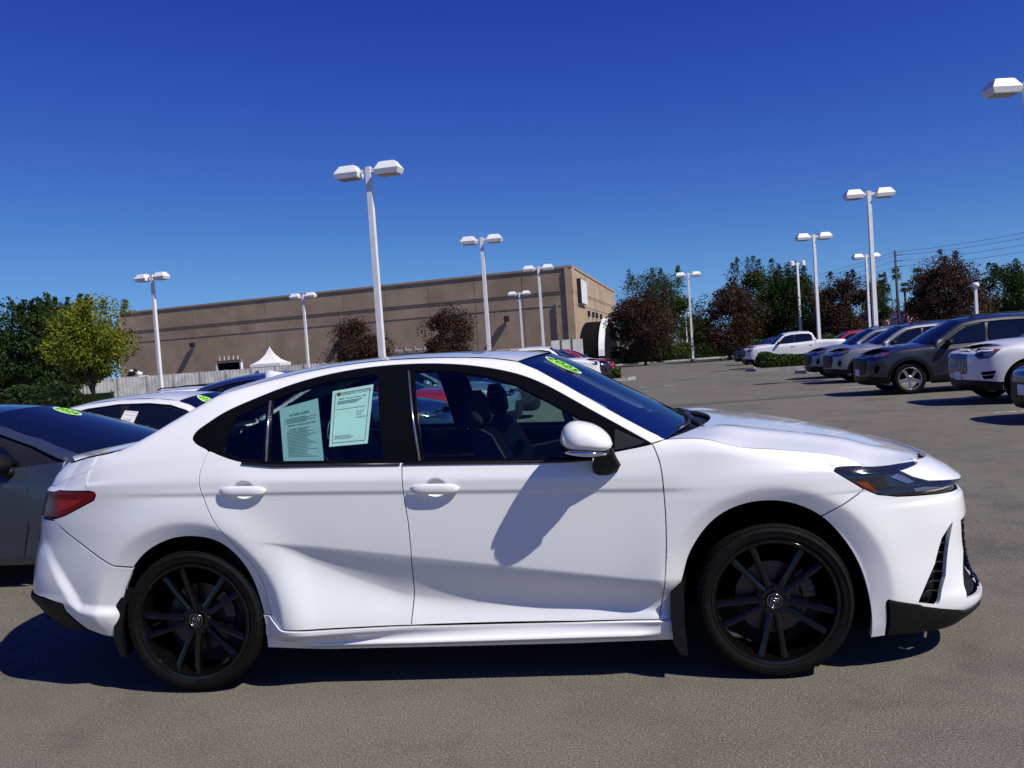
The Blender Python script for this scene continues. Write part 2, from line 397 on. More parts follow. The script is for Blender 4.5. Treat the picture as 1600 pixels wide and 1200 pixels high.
def make_wheel(parent, x, y, z, sgn, R_, rr, width, style, rim_mat, hi=True, steer=0.0, rot=0.0, cap=True):
    """wheel > tyre, rim, ..."""
    w = empty('wheel'); w.parent = parent; w.location = (x, y, z); w.rotation_euler = (0, 0, steer)
    k = 96 if hi else 40; s = sgn; h = width/2; sw = R_-rr
    prof = [(-h*.88, rr), (-h, rr+sw*.3), (-h*.97, rr+sw*.62), (-h*.84, R_-.012), (-h*.7, R_-.003)]
    for g in (-.5, 0, .5): prof += [(h*(g-.07), R_), (h*(g-.06), R_-.007), (h*(g+.06), R_-.007), (h*(g+.07), R_)]
    prof += [(h*.7, R_-.003), (h*.84, R_-.012), (h*.93, rr+sw*.8), (h*.985, rr+sw*.60), (h, rr+sw*.35), (h*.97, rr+sw*.12), (h*.93, rr+.004), (h*.86, rr-.004)]
    MB().lathe([(a*s, r) for a, r in prof], k).build('tyre', M['rubber'], w, smooth=True)
    if hi:
        tb = MB(); nb = 84
        for i in range(nb):
            t = 2*math.pi*i/nb
            for aa in (-.80, .80): tb.box((math.cos(t)*(R_-.0125), aa*h, math.sin(t)*(R_-.0125)), (.012, h*.20, .015), m=Matrix.Rotation(-t, 3, 'Y'))
        tb.build('tread', M['rubber'], w, kind='stuff')
        for rad in (.62, .50): MB().lathe([(s*h*.985, rr+sw*rad-.002), (s*(h*.985+.003), rr+sw*rad), (s*h*.985, rr+sw*rad+.002)], 96).build('sidewall_rib', M['rubber'], w, smooth=True)
    b = MB().lathe([(a*s, r) for a, r in [(h*.86, rr-.006), (h*.93, rr+.006), (h*.96, rr+.002), (h*.94, rr-.010), (h*.80, rr-.020), (h*.5, rr-.028), (-h*.8, rr-.022), (-h*.88, rr)]], k)
    sp = b; a_h, a_r = h*.62*s, h*.80*s
    if style == 'twin': angs = [(i*72+rot, d) for i in range(5) for d in (-1, 1)]; ho, ro, wd = 15, 11.5, .0138
    elif style == 'five': angs = [(i*72+rot, 0) for i in range(5)]; ho, ro, wd = 0, 0, .034
    else: angs = [(i*36+rot, 0) for i in range(10)]; ho, ro, wd = 0, 0, .014
    for A, d in angs:
        t0, t1 = R(A+d*ho), R(A+d*ro); r0, r1 = rr*.20, rr-.012
        p0 = np.array([math.cos(t0)*r0, 0, math.sin(t0)*r0]); p1 = np.array([math.cos(t1)*r1, 0, math.sin(t1)*r1])
        u = (p1-p0)/np.linalg.norm(p1-p0); q = np.array([-u[2], 0, u[0]]); V = []
        for pt, a, ww in ((p0, a_h, wd*1.2), ((p0+p1)/2, (a_h+a_r)/2+.006*s, wd*.9), (p1, a_r, wd*1.25)):
            for e, f in ((-1, -.012), (-.8, -.002), (0, .004), (.8, -.002), (1, -.012), (.8, -.04), (-.8, -.04)):
                V.append(pt+q*ww*e+np.array([0, a+f*s, 0]))
        n = 7; F = [(i*n+j, i*n+(j+1) % n, (i+1)*n+(j+1) % n, (i+1)*n+j) for i in range(2) for j in range(n)]+[tuple(range(2*n, 3*n))]
        sp.add(V, F)
    hb = sp.lathe([(a*s, r) for a, r in [(h*.3, rr*.27), (h*.58, rr*.26), (h*.66, rr*.20), (h*.64, rr*.14), (h*.70, rr*.135), (h*.715, .001)]], 40)
    ro_ = hb.build('rim', rim_mat, w, smooth=True); es = ro_.modifiers.new('edges', 'EDGE_SPLIT'); es.split_angle = R(32)
    if hi:
        nt = MB()
        for i in range(5):
            t = R(i*72+rot+36); nt.lathe([(h*.60*s, .011), (h*.70*s, .010), (h*.72*s, .001)], 8, c=(math.cos(t)*.052, 0, math.sin(t)*.052))
        nt.build('wheel_nuts', M['rim_black'], w, kind='stuff')
    if cap:
        em = MB(); ya = h*.722*s
        def ell(cx, cz, ax, az, ang, rad, n=28):
            pts = []
            for i in range(n+1):
                t = 2*math.pi*i/n; u, v = ax*math.cos(t), az*math.sin(t)
                pts.append((cx+u*math.cos(ang)-v*math.sin(ang), ya, cz+u*math.sin(ang)+v*math.cos(ang)))
            em.tube(pts, rad, 5, False)
        c = R(-20)
        ell(0, 0, .0305, .0305, 0, .0011); ell(0, 0, .024, .0165, R(70), .0012); ell(.002, .0055, .0155, .0055, R(-20), .0010); ell(0, -.001, .0165, .0055, R(70), .0010)
        em.build('emblem', M['emblem'], w, smooth=True)
    if hi:
        MB().lathe([(-.01*s, .05), (-.01*s, .155), (.012*s, .155), (.012*s, .05)], 48, closed=True).build('brake_disc', M['steel'], w, smooth=False)
        cb = MB()
        for i in range(5):
            t = R(5+i*9); cb.box((math.cos(t)*.15, .01*s, math.sin(t)*.15), (.055, .075, .03), m=Matrix.Rotation(-t, 3, 'Y'))
        bevel(cb.build('brake_caliper', M['steel'], w), .006)
    return w
# ------------------------------------------------------------------ the white sedan
WB = 2.574
DOORF = [(2.116,1.019),(2.137,.957),(2.148,.856),(2.150,.703),(2.140,.523),(2.121,.364),(2.098,.262)]
BSPLIT = [(1.028,1.001),(1.029,.926),(1.031,.843),(1.041,.738),(1.043,.614),(1.030,.42),(1.010,.272)]
RDREAR = [(.137,1.096),(.107,1.015),(.103,.951),(.122,.879),(.155,.799),(.240,.678),(.327,.564),(.366,.423),(.390,.322),(.424,.292)]
DLO_TOP = [(.051,1.158),(.060,1.176),(.086,1.199),(.172,1.254),(.271,1.297),(.404,1.344),(.538,1.381),(.669,1.405),(.803,1.420),(.933,1.426),(1.150,1.420),(1.296,1.404),(1.440,1.376),(1.579,1.333),(1.714,1.264),(1.845,1.184),(1.972,1.108),(2.110,1.024)]
DLO_BOT = [(2.050,1.010),(1.951,.996),(1.85,.975),(1.747,.972),(1.444,.984),(1.028,1.001),(.721,1.013),(.45,1.022),(.36,1.030),(.281,1.047),(.170,1.088),(.084,1.131),(.058,1.146)]
WSN = [(2.171,1.036),(2.138,1.056),(2.014,1.127),(1.888,1.203),(1.758,1.285),(1.626,1.364),(1.536,1.406)]
RAIL = [(1.536,1.406),(1.42,1.428),(1.296,1.440),(1.150,1.449),(.933,1.453),(.80,1.449),(.67,1.440),(.54,1.425),(.40,1.403),(.27,1.378),(.127,1.344)]
BLN = [(.127,1.344),(.04,1.302),(-.06,1.250),(-.15,1.203),(-.244,1.156),(-.319,1.123)]
TRK = [(-.319,1.123),(-.432,1.084),(-.451,1.051),(-.484,1.030),(-.56,1.008),(-.635,.990)]
HOODL = [(2.171,1.036),(2.268,1.036),(2.356,1.025),(2.448,.996),(2.607,.971),(2.734,.953),(2.849,.933),(2.936,.906),(2.985,.880)]
ARCHF = [(2.203,.426),(2.216,.468),(2.238,.536),(2.273,.599),(2.340,.680),(2.406,.724),(2.483,.750),(2.585,.757),(2.660,.745),(2.735,.715),(2.792,.678),(2.848,.620),(2.903,.540),(2.947,.441),(2.970,.339),(2.979,.236),(2.976,.145)]
ARCHR = [(-.375,.25),(-.350,.38),(-.313,.493),(-.261,.584),(-.201,.645),(-.125,.689),(-.056,.712),(.019,.720),(.097,.712),(.172,.685),(.232,.636),(.275,.576),(.307,.495),(.328,.409),(.338,.312),(.330,.185)]
HEADL = [(2.856,.867),(2.866,.875),(2.885,.877),(3.037,.868),(3.154,.863),(3.252,.856),(3.252,.848),(3.132,.841),(3.195,.806),(3.273,.779),(3.380,.764),(3.46,.752),(3.46,.716),(3.464,.706),(3.256,.730),(3.117,.741),(3.032,.757),(2.971,.786),(2.911,.828)]
TAILL = [(-.690,.932),(-.653,.942),(-.445,.941),(-.424,.935),(-.418,.926),(-.431,.906),(-.597,.838),(-.650,.824),('r',.70,.820),('r',.60,.818),('r',.52,.822),('r',.50,.93)]
def sm(P, step=.014): return [tuple(q) for q in smooth_line(P, step)]
DOORF, RDREAR, ARCHF, ARCHR, HOODL = sm(DOORF), sm(RDREAR), sm(ARCHF), sm(ARCHR), sm(HOODL)
def near(P, x): return min(range(len(P)), key=lambda i: abs(P[i][0]-x))
_rear = sm([(.36,1.030),(.281,1.047),(.170,1.088),(.100,1.120),(.066,1.141),(.053,1.160),(.064,1.182),(.098,1.208),(.172,1.254),(.271,1.297)], .010)
_k = min(range(len(_rear)), key=lambda i: _rear[i][0])
DLO_TOP = _rear[_k:]+sm(DLO_TOP[4:], .02)[1:]; DLO_BOT = DLO_BOT[:8]+_rear[:_k]
def hero_table():
    xg = np.arange(-1.02, 3.66, .006); zg = np.arange(.05, 1.60, .003); D = np.zeros((len(xg), len(zg)))
    c1 = pchip([-.4,.421,1.03,1.78,2.147,2.4], [.925,.898,.874,.843,.828,.824], xg)
    a1 = sstep(-.42, .05, xg)*(1-sstep(2.10, 2.36, xg))
    c2 = np.interp(xg, [.2,.381,1.993,2.3], [.70,.684,.454,.43]); c3 = np.minimum(pchip([.2,.40,.6,.8,1.0,1.4,2.1], [.68,.655,.565,.475,.40,.345,.308], xg), c2-.03)
    a2 = sstep(.30, .58, xg)*(1-sstep(2.10, 2.30, xg))
    zb = pchip([-1.0,-.7,-.4,-.2,.05,.17,.4,1.03,1.75,2.1,2.3,2.6,2.85,2.97,3.2,3.6], [.88,.95,1.01,1.03,1.04,1.04,1.015,.992,.964,.985,.995,.935,.895,.862,.848,.83], xg)
    top = sorted(set(WSN+RAIL+BLN+[(-.5,1.06),(-.7,1.0)])); zr = pchip([q[0] for q in top], [q[1] for q in top], xg)-.026
    cab = sstep(-.52, -.16, xg)*(1-sstep(2.09, 2.20, xg)); kk = .62
    for i, x in enumerate(xg):
        A1, A2 = a1[i], a2[i]; q1, q2, q3, b = c1[i], c2[i], c3[i], zb[i]
        fr = float(sstep(2.7, 3.0, x)); re = float(sstep(.1, .5, -x))
        # below the shoulder crease
        zl = np.array([.05, .13, .17, .21, .262, q3, q3+.02, q2-.006, q2, q2+.006, (q1+q2)/2, q1-.05])
        d3 = -.014-float(np.interp(x, [1.0, 1.6], [.32, .44]))*(q2-q3); fl = d3+.014+.11*(q3-.28)
        dl = np.array([-.16, -.10, -.072, -.052, fl, d3, d3+.003, -.0153, -.0136, -.0130, -.0085, -.0075])
        door = pchip(zl, dl, zg)
        base = pchip([.05,.13,.17,.25,.35,.5,.62,.75,q1-.05], [-.16,-.10,-.075,-.050,-.036,-.022,-.014,-.009,-.0075], zg)
        if fr > 0: base = (1-fr)*base+fr*pchip([.05,.13,.2,.3,.42,.55,.68,.76,.80], [-.05,-.035,-.018,-.004,0,0,-.004,-.010,-.016], zg)
        if re > 0: base = (1-re)*base+re*pchip([.05,.2,.28,.40,.55,.68,.80,.85], [-.09,-.06,-.045,-.022,-.012,-.010,-.007,-.0075], zg)
        low = (1-A2)*base+A2*door
        # crease strip, shoulder, glasshouse
        ku = b+.05
        zu = [q1-.05, q1-.013, q1+.010, q1+.045, b-.02, b]; du = [-.0075, -.0072*A1-.0068*(1-A1), -.0012*A1-.006*(1-A1), -.0012*A1-.007*(1-A1), -.016, -.023]
        if b-.02 <= q1+.05: zu = [q1-.05, q1-.014, q1+.012, max(b, q1+.03)]; du = [-.0075, -.0072*A1-.0068*(1-A1), -.0012*A1-.006*(1-A1), -.020]
        b2 = zu[-1]
        if cab[i] > .02:
            r = max(zr[i], b2+.07); lean = kk
            zu += [b2+.045, r, r+.016, r+.027, r+.034]; e = du[-1]-.016
            du += [e, e-lean*(r-b2-.045), e-lean*(r-b2-.045)-.022, e-lean*(r-b2-.045)-.058, e-lean*(r-b2-.045)-.14]
            zu += [r+.25]; du += [du[-1]-.3]
            cabd = pchip(zu, du, zg)
        zf = zu[:len(zu) if cab[i] <= .02 else -6]; df = du[:len(zf)]
        ft = {True: .052, False: .075}[x > 2]
        lean_r = .62 if x < 1 else 1.0
        if x < 1: zf2 = zf+[b2+.04, b2+.10, b2+.5]; df2 = df+[df[-1]-.016, df[-1]-.016-.06*.72, df[-1]-.016-.46*.8]
        else: zf2 = zf+[b2+.02, b2+.038, b2+.052, b2+.06, b2+.3]; df2 = df+[df[-1]-.011, df[-1]-.03, df[-1]-.062, df[-1]-.10, df[-1]-.4]
        fen = pchip(zf2, df2, zg)
        up = fen if cab[i] <= .02 else (1-cab[i])*fen+cab[i]*cabd
        D[i] = np.where(zg < q1-.05, low, up)
    X, Z = np.meshgrid(xg, zg, indexing='ij')
    for cx, cz, ra, am, s0 in ((2.585, .335, .415, .016, 1), (.01, .330, .392, .018, 1)):
        sx = 1.0 if cx > 1 else .98
        rr = np.hypot((X-cx)*sx, (Z-cz)*1.0); band = .062 if cx > 1 else .062-.030*sstep(.12, .36, X)
        f = am*np.exp(-np.maximum(rr-ra-band, 0)**2/(2*.085**2))-.34*(np.sqrt(np.clip(ra+band-rr+.002, -.05, .09)**2+.008**2)+np.clip(ra+band-rr+.002, -.05, .09))*.5
        D += f*sstep(.16, .32, Z)*(1-sstep(.86, .97, Z))
    # rear bumper: lower corner stands proud of the flank above it
    P = np.array([(-1.05, .93), (-.75, .655), (-.545, .385), (-.36, .362)])
    sd = np.full(X.shape, 1e9); sg = np.ones(X.shape)
    for a, b in zip(P[:-1], P[1:]):
        ab = b-a; t = np.clip(((X-a[0])*ab[0]+(Z-a[1])*ab[1])/(ab@ab), 0, 1)
        d = np.hypot(X-a[0]-t*ab[0], Z-a[1]-t*ab[1]); cr = (X-a[0])*ab[1]-(Z-a[1])*ab[0]
        u = d < sd; sd = np.where(u, d, sd); sg = np.where(u, np.sign(cr), sg)
    sd = sd*sg   # + is towards lower left
    D += .022*sstep(-.046, .006, sd)*(X < -.3)*sstep(.24, .36, Z)*sstep(.30, .42, -X)*(1-sstep(.48, .74, Z))
    return D, xg, zg
PLAN = [(-.97,0),(-.965,.25),(-.945,.45),(-.905,.61),(-.835,.73),(-.72,.812),(-.55,.868),(-.3,.905),(0,.918),(.6,.922),(1.3,.922),(2.0,.92),(2.574,.914),(2.8,.898),(3.0,.870),(3.15,.832),(3.28,.775),(3.39,.695),(3.472,.58),(3.525,.42),(3.555,.22),(3.565,0)]
FRONT = ([.05,.12,.19,.23,.27,.32,.40,.5,.6,.69,.705,.735,.75,.78,.83,.90,1.0], [-.08,-.03,.045,.068,.060,.030,.008,0,.002,-.004,-.035,-.035,.0,-.035,-.115,-.225,-.35])
REAR = ([.05,.2,.3,.38,.425,.46,.55,.63,.70,.80,.82,.94,1.04,1.10,1.3], [.14,.09,.03,-.015,-.045,-.03,-.015,-.005,.012,.030,.035,.075,.10,.125,.2])
HS = Side(PLAN, *hero_table(), FRONT, REAR, (2.95, 3.45), (.30, .85))
hero = empty('sedan_car', (0, 0, 0), label='white four-door sedan with black alloy wheels parked alone in the aisle', cat='car')
def edge(pts, sgn=-1, off=0.0):
    q = [HS.p_of(v) for v in pts]; return HS.pos(np.array([a[0] for a in q]), np.array([a[1] for a in q]), sgn, off)
F_ = lambda w, z: ('f', w, z)
R_ = lambda w, z: ('r', w, z)
SIDEP = WSN+RAIL[1:]+BLN[1:]+TRK[1:]+[(-.69,.965),R_(.60,.955),R_(.60,.935)]+[(-.690,.936),(-.653,.946),(-.445,.945),(-.420,.938),(-.414,.926),(-.428,.902),(-.597,.834),(-.650,.820),(-.69,.812),(-.62,.768),(-.342,.599),(-.261,.586)]+[q for q in ARCHR if q[0] > -.25 and not (q[1] < .33 and q[0] > 0)]+[(.336,.345),(.372,.345)]+[q for q in RDREAR[::-1] if q[1] > .36]+[q for q in DLO_BOT if q[0] < .132]+DLO_TOP+[(2.116,1.024)]
FENDER = [(2.116,1.022)]+[q for q in HOODL if q[0] < 2.972]+[(2.980,.8745),(2.935,.8775),(2.885,.880),(2.864,.878),(2.852,.867),(2.907,.828),(2.967,.786),(2.966,.775),(2.792,.678)]+[q for q in ARCHF[::-1] if q[0] < 2.785]+[(2.168,.34),(2.158,.262)]+DOORF[::-1][:-1]
DOOR_F = DOORF+[(1.740,.260)]+BSPLIT[::-1]+[(1.444,.984),(1.747,.972),(1.85,.975),(1.951,.996),(2.050,1.010),(2.110,1.020)]
DOOR_R = BSPLIT+[(.70,.281),(.444,.288)]+RDREAR[::-1]+[q for q in DLO_BOT[::-1] if .145 < q[0] < 1.02]
SILL = [(.333,.185),(.342,.30),(.338,.345),(.372,.345),(.390,.322),(.424,.290),(.444,.284),(1.0,.271),(1.74,.256),(2.098,.256),(2.158,.256),(2.158,.162),(1.733,.157),(1.45,.159),(.62,.167)]
BUMP_F = [(2.970,.776),(2.975,.782),(3.032,.753),(3.117,.737),(3.256,.726),(3.464,.702),F_(.30,.698),F_(0,.698),F_(0,.61),F_(.46,.61),(3.428,.585),(3.436,.45),(3.415,.262),F_(.40,.248),F_(0,.245),F_(0,.19),F_(.30,.19),(3.40,.205),(3.281,.240),(3.20,.262),(3.186,.272),(3.049,.311),(3.040,.30),(3.038,.148),(2.976,.145)]+[q for q in ARCHF[::-1] if q[0] > 2.80 and q[1] > .16]+[(2.795,.676)]
SLIT = [(3.373,.592),(3.345,.570),(3.312,.535),(3.270,.432),(3.180,.283),(3.266,.260),(3.318,.377),(3.350,.52)]
LIP = [(3.044,.305),(3.049,.311),(3.186,.274),(3.21,.258),(3.281,.240),(3.40,.206),F_(.30,.192),F_(0,.192),F_(0,.11),F_(.30,.11),(3.36,.135),(3.24,.14),(3.044,.149)]
BUMP_R = [(-.672,.806),(-.62,.764),(-.342,.595),(-.261,.582),(-.313,.493),(-.350,.38),(-.378,.25),(-.45,.265),(-.539,.295),(-.632,.384),(-.641,.421),(-.76,.443),R_(.60,.455),R_(0,.455),R_(0,.805),R_(.60,.81)]
DIFF = [(-.76,.439),R_(.60,.451),R_(0,.451),R_(0,.25),R_(.60,.26),(-.70,.268),(-.544,.289),(-.637,.384),(-.646,.418)]
NOSE = [(3.252,.851),(3.252,.858),(3.262,.864),F_(.62,.860),F_(.45,.850),F_(.25,.840),F_(0,.832),F_(0,.748),F_(.30,.750),F_(.50,.752),(3.46,.756),(3.380,.768),(3.273,.783),(3.200,.809),(3.140,.843)]
QGL = [(.200,1.098),(.245,1.236),(.357,1.287),(.382,1.294),(.393,1.042),(.30,1.056)]
RGL = [(.408,1.305),(.50,1.335),(.611,1.362),(.75,1.381),(.870,1.390),(.893,1.382),(.945,1.018),(.72,1.026),(.425,1.038)]
FGL = [(1.062,1.393),(1.15,1.391),(1.256,1.379),(1.396,1.350),(1.532,1.303),(1.667,1.228),(1.798,1.150),(1.905,1.086),(1.945,1.000),(1.85,.990),(1.747,.985),(1.444,.996),(1.125,1.010)]
for sg in (-1, 1):
    panel('side_panel', HS, sg, SIDEP, M['white'], hero, dx=.012, dz=.008)
    panel('fender', HS, sg, FENDER, M['white'], hero, dx=.012, dz=.008)
    def bowl(hx, hz): return lambda x, z: -.024*sstep(0, .75, np.clip(1-((x-hx)/.050)**2-((z-hz)/.043)**2, 0, 1))
    dfr = panel('door', HS, sg, DOOR_F, M['white'], hero, dx=.010, dz=.006, extra=bowl(1.174, .884))
    drr = panel('door', HS, sg, DOOR_R, M['white'], hero, dx=.010, dz=.006, extra=bowl(.307, .917))
    def sillx(x, z): return .022*np.exp(-((z-.198)/.013)**2)*sstep(.42, .62, x)*(1-sstep(1.98, 2.13, x))+.010*sstep(.232, .262, z)
    panel('sill', HS, sg, SILL, M['white'], hero, extra=sillx)
    panel('bumper', HS, sg, BUMP_F, M['white'], hero, holes=[SLIT], dx=.012, dz=.008)
    panel('bumper_lip', HS, sg, LIP, M['plastic'], hero, off=.006, extra=lambda x, z: .010*sstep(.235, .19, z)*sstep(3.15, 3.35, x))
    panel('bumper', HS, sg, BUMP_R, M['white'], hero, dx=.009, dz=.007)
    panel('diffuser', HS, sg, DIFF, M['plastic'], hero, off=.004)
    panel('nose_panel', HS, sg, NOSE, M['white'], hero)
    panel('window_frame', HS, sg, DLO_TOP+DLO_BOT, M['gloss_black'], hero, holes=[QGL, RGL, FGL], gap=.001, off=-.0025)
    # window seals and the bright divider bars
    wfrm = MB()
    e = edge([(.398,1.300),(.404,1.2),(.412,1.038)], sg, .004); wfrm.tube(e, .0065, 6)
    wfrm.build('division_bar', M['lamp_clear'], hero, smooth=True)
    wf2 = MB(); e = edge([(1.036,1.394),(1.07,1.2),(1.108,1.004)], sg, .002); wf2.tube(e, .006, 6)
    wf2.build('window_channel', M['lamp_clear'], hero, smooth=True)
    seal = MB(); e = edge([(.30,1.036),(.45,1.016),(.721,1.007),(1.02,.995)], sg, .003); seal.tube(e, .007, 6); e = edge([(1.036,.995),(1.444,.979),(1.747,.968),(1.86,.972)], sg, .003); seal.tube(e, .007, 6)
    seal.build('window_seal', M['trim'], hero, smooth=True)
    for g in (QGL, RGL, FGL):
        panel('window', HS, sg, g, M['glass'], hero, gap=-.004, off=-.007, flange=0)
    hl = panel('headlight', HS, sg, HEADL, M['lamp_dark'], hero, gap=.001, off=-.004)
    panel('reflector', HS, sg, [(2.940,.815),(2.985,.812),(3.022,.775),(3.028,.762),(2.98,.787)], M['amber'], hl, gap=0, off=-.0005, flange=0)
    panel('lamp_lens', HS, sg, [(3.09,.822),(3.125,.832),(3.16,.816),(3.20,.79),(3.17,.785)], M['lamp_clear'], hl, gap=0, off=-.0008, flange=0)
    panel('lamp_lens', HS, sg, [(3.19,.762),(3.24,.764),(3.36,.745),(3.35,.735),(3.20,.748)], M['lamp_clear'], hl, gap=0, off=-.0008, flange=0)
    tl = panel('tail_light', HS, sg, TAILL, M['tail_red'], hero, gap=.001, off=.002)
    panel('lamp_lens', HS, sg, [(-.655,.905),(-.52,.906),(-.475,.915),(-.54,.880),(-.655,.845)], M['tail_bright'], tl, gap=0, off=.0028, flange=0)
    panel('grille', HS, sg, [F_(0,.63),F_(.46,.63),(3.425,.60),(3.432,.45),(3.41,.25),F_(.40,.235),F_(0,.235)], M['plastic'], hero, off=-.035)
    panel('air_duct', HS, sg, SLIT, M['plastic'], hero, gap=-.012, off=-.05, flange=0)
    fin = MB()
    for k in range(7):
        z = .31+k*.038; xa = np.interp(z, [.28,.43,.535], [3.185,3.262,3.312]); xb = np.interp(z, [.262,.377,.52], [3.266,3.312,3.35])
        e = edge([(xa+.004, z), ((xa+xb)/2, z+.012), (xb-.002, z+.006)], sg, -.016); fin.tube(e, .005, 5)
    fin.build('duct_fins', M['plastic'], hero, smooth=True)
    gr = MB()
    for k in range(9):
        z = .275+k*.037; e = edge([F_(.01, z), F_(.25, z), F_(.42, z), F_(.52, z), F_(.57, z)], sg, -.014); gr.tube(e, .008, 5)
    gr.build('grille_bars', M['gloss_black'], hero, smooth=True)
    # inner structure that shuts off the view through the gaps and trims the doors
    INN = [(.02,.30),(.25,.80),(.16,1.05),(.30,1.015),(1.03,.975),(1.75,.95),(2.02,.97),(2.13,.97),(2.15,.70),(2.10,.20),(.42,.20),(.36,.35)]
    panel('door_trim', HS, sg, INN, M['dark'], hero, dx=.06, dz=.04, gap=0, off=-.055, flange=0)
    panel('inner_panel', HS, sg, [(2.14,.95),(2.3,.985),(2.6,.92),(2.85,.88),(2.84,.86),(2.79,.72),(2.70,.77),(2.585,.79),(2.44,.77),(2.31,.70),(2.22,.60),(2.17,.42),(2.14,.25),(2.10,.25)], M['void'], hero, dx=.06, dz=.04, gap=0, off=-.03, flange=0)
    panel('inner_panel', HS, sg, [(-.40,1.06),(-.1,1.18),(.0,1.18),(.03,1.1),(.09,1.05),(.09,.93),(.14,.78),(.08,.74),(-.1,.74),(-.22,.68),(-.30,.60),(-.60,.77),(-.66,.95)], M['void'], hero, dx=.06, dz=.04, gap=0, off=-.03, flange=0)
    # pillar trim seen through the glass
    panel('pillar_trim', HS, sg, [(.92,1.40),(1.03,1.40),(1.12,.98),(.955,.98)], M['dark'], hero, dx=.06, dz=.04, gap=0, off=-.035, flange=0)
    panel('pillar_trim', HS, sg, [(.0,1.13),(.10,1.23),(.22,1.27),(.20,1.07),(.08,1.10)], M['dark'], hero, dx=.06, dz=.04, gap=0, off=-.035, flange=0)
    # wheel housings
    for cx, rad in ((2.585, .43), (.01, .405)):
        wh = MB(); V = []; n = 28
        for yy in (.855, .50):
            for k in range(n+1):
                t = R(-12+k*204/n); V.append((cx+rad*math.cos(t)*1.01, sg*yy, .335+rad*math.sin(t)))
        V.append((cx, sg*.50, .30)); F = [(k, k+1, n+2+k, n+1+k) for k in range(n)]+[(n+1+k, n+2+k, 2*n+2) for k in range(n)]
        wh.add(V, F); wh.build('wheel_housing', M['void'], hero)
    # mud flaps
    fp = MB(); pl = [(2.205,.428),(2.157,.385),(2.152,.30),(2.158,.165),(2.185,.118),(2.204,.118),(2.198,.25)]
    def slab(mb, poly, y0, y1):
        n = len(poly); V = [(x, sg*y0, z) for x, z in poly]+[(x, sg*y1, z) for x, z in poly]
        mb.add(V, [tuple(range(n)), tuple(range(n, 2*n))[::-1]]+[(i, (i+1) % n, n+(i+1) % n, n+i) for i in range(n)])
    slab(fp, pl, .898, .70); bevel(fp.build('mud_flap', M['plastic'], hero), .006)
    fp = MB(); slab(fp, [(-.318,.482),(-.372,.425),(-.392,.25),(-.366,.178),(-.342,.172),(-.348,.30)], .868, .68); bevel(fp.build('mud_flap', M['plastic'], hero), .006)
    # door handles: bowl, grip, cap
    for d, hx, hz in ((dfr, 1.172, .884), (drr, .305, .917)):
        xs = np.linspace(-.112, .112, 23); q = [HS.p_of((hx+x, hz-.0275*x*4*.25)) for x in xs]
        C = HS.pos(np.array([a[0] for a in q]), np.array([a[1] for a in q]), sg, 0.0); V = []; K = 14
        for i, x in enumerate(xs):
            u = x/.112; hh = .0225*math.sqrt(max(0, 1-abs(u)**3.2))+.0012; out = .030*math.sqrt(max(0, 1-abs(u)**3.5))+.002
            for j in range(K):
                t = 2*math.pi*j/K; V.append((C[i][0], C[i][1]+sg*(out*.62+.011*(1-abs(u)**4)*math.cos(t)), C[i][2]+hh*math.sin(t)))
        F = [(i*K+j, i*K+(j+1) % K, (i+1)*K+(j+1) % K, (i+1)*K+j) for i in range(len(xs)-1) for j in range(K)]+[tuple(range(K))[::-1], tuple(range((len(xs)-1)*K, len(xs)*K))]
        mesh('handle', V, F, M['white'], d)
    # door mirror
    mr = empty('mirror'); mr.parent = hero
    V = []; nu, nv = 26, 18
    for i in range(nu+1):
        u = -1+2*i/nu
        for j in range(nv):
            t = 2*math.pi*j/nv; c, s_ = math.cos(t), math.sin(t)
            prof = (1-abs(u)**2.6)**.5 if abs(u) < 1 else 0
            zz = .074*prof*(s_ if s_ > 0 else s_*.50)*(1.0-.22*u if s_ > 0 else 1)
            yy = .112*prof*(abs(c)**.8)*(1 if c > 0 else -1)
            xx = .108*u
            V.append((1.842+xx-.010*(s_ > 0)*prof*0, sg*(1.022+yy), 1.058+zz-.012*u+.012*max(0, s_)*(1-u*u)))
    F = [(i*nv+j, i*nv+(j+1) % nv, (i+1)*nv+(j+1) % nv, (i+1)*nv+j) for i in range(nu) for j in range(nv)]
    if sg > 0: F = [f[::-1] for f in F]
    mesh('mirror_cap', V, F, M['white'], mr)
    mg = MB(); V = [(1.748, sg*(1.022+.088*math.cos(t)), 1.060+.055*math.sin(t)) for t in np.linspace(0, 2*math.pi, 24, endpoint=False)]
    mg.add(V, [tuple(range(24))[::sg]]); mg.build('mirror_glass', M['chrome'], mr)
    ts = MB(); pts = [(1.750+.17*k/8, sg*(1.022+.092*math.sqrt(max(0, 1-((k-4)/5.2)**2))), 1.036-.016*k/8-.006) for k in range(9)]
    ts.tube(pts, [.006+.006*math.sin(math.pi*k/8) for k in range(9)], 8); ts.build('turn_signal', M['chrome'], mr, smooth=True)
    lb = MB(); V = []; n = 20
    for zz, rx, ry, cx, cy in ((1.036, .098, .098, 1.842, 1.018), (1.020, .090, .088, 1.845, 1.016), (1.008, .070, .066, 1.855, 1.010)):
        for k in range(n):
            t = 2*math.pi*k/n; V.append((cx+rx*math.cos(t), sg*(cy+ry*math.sin(t)), zz-.10*rx*math.cos(t)))
    lb.add(V, [(i*n+k, i*n+(k+1) % n, (i+1)*n+(k+1) % n, (i+1)*n+k) for i in range(2) for k in range(n)]+[tuple(range(2*n, 3*n))]); lb.build('mirror_base', M['plastic'], mr, smooth=True)
    st = MB(); V = []
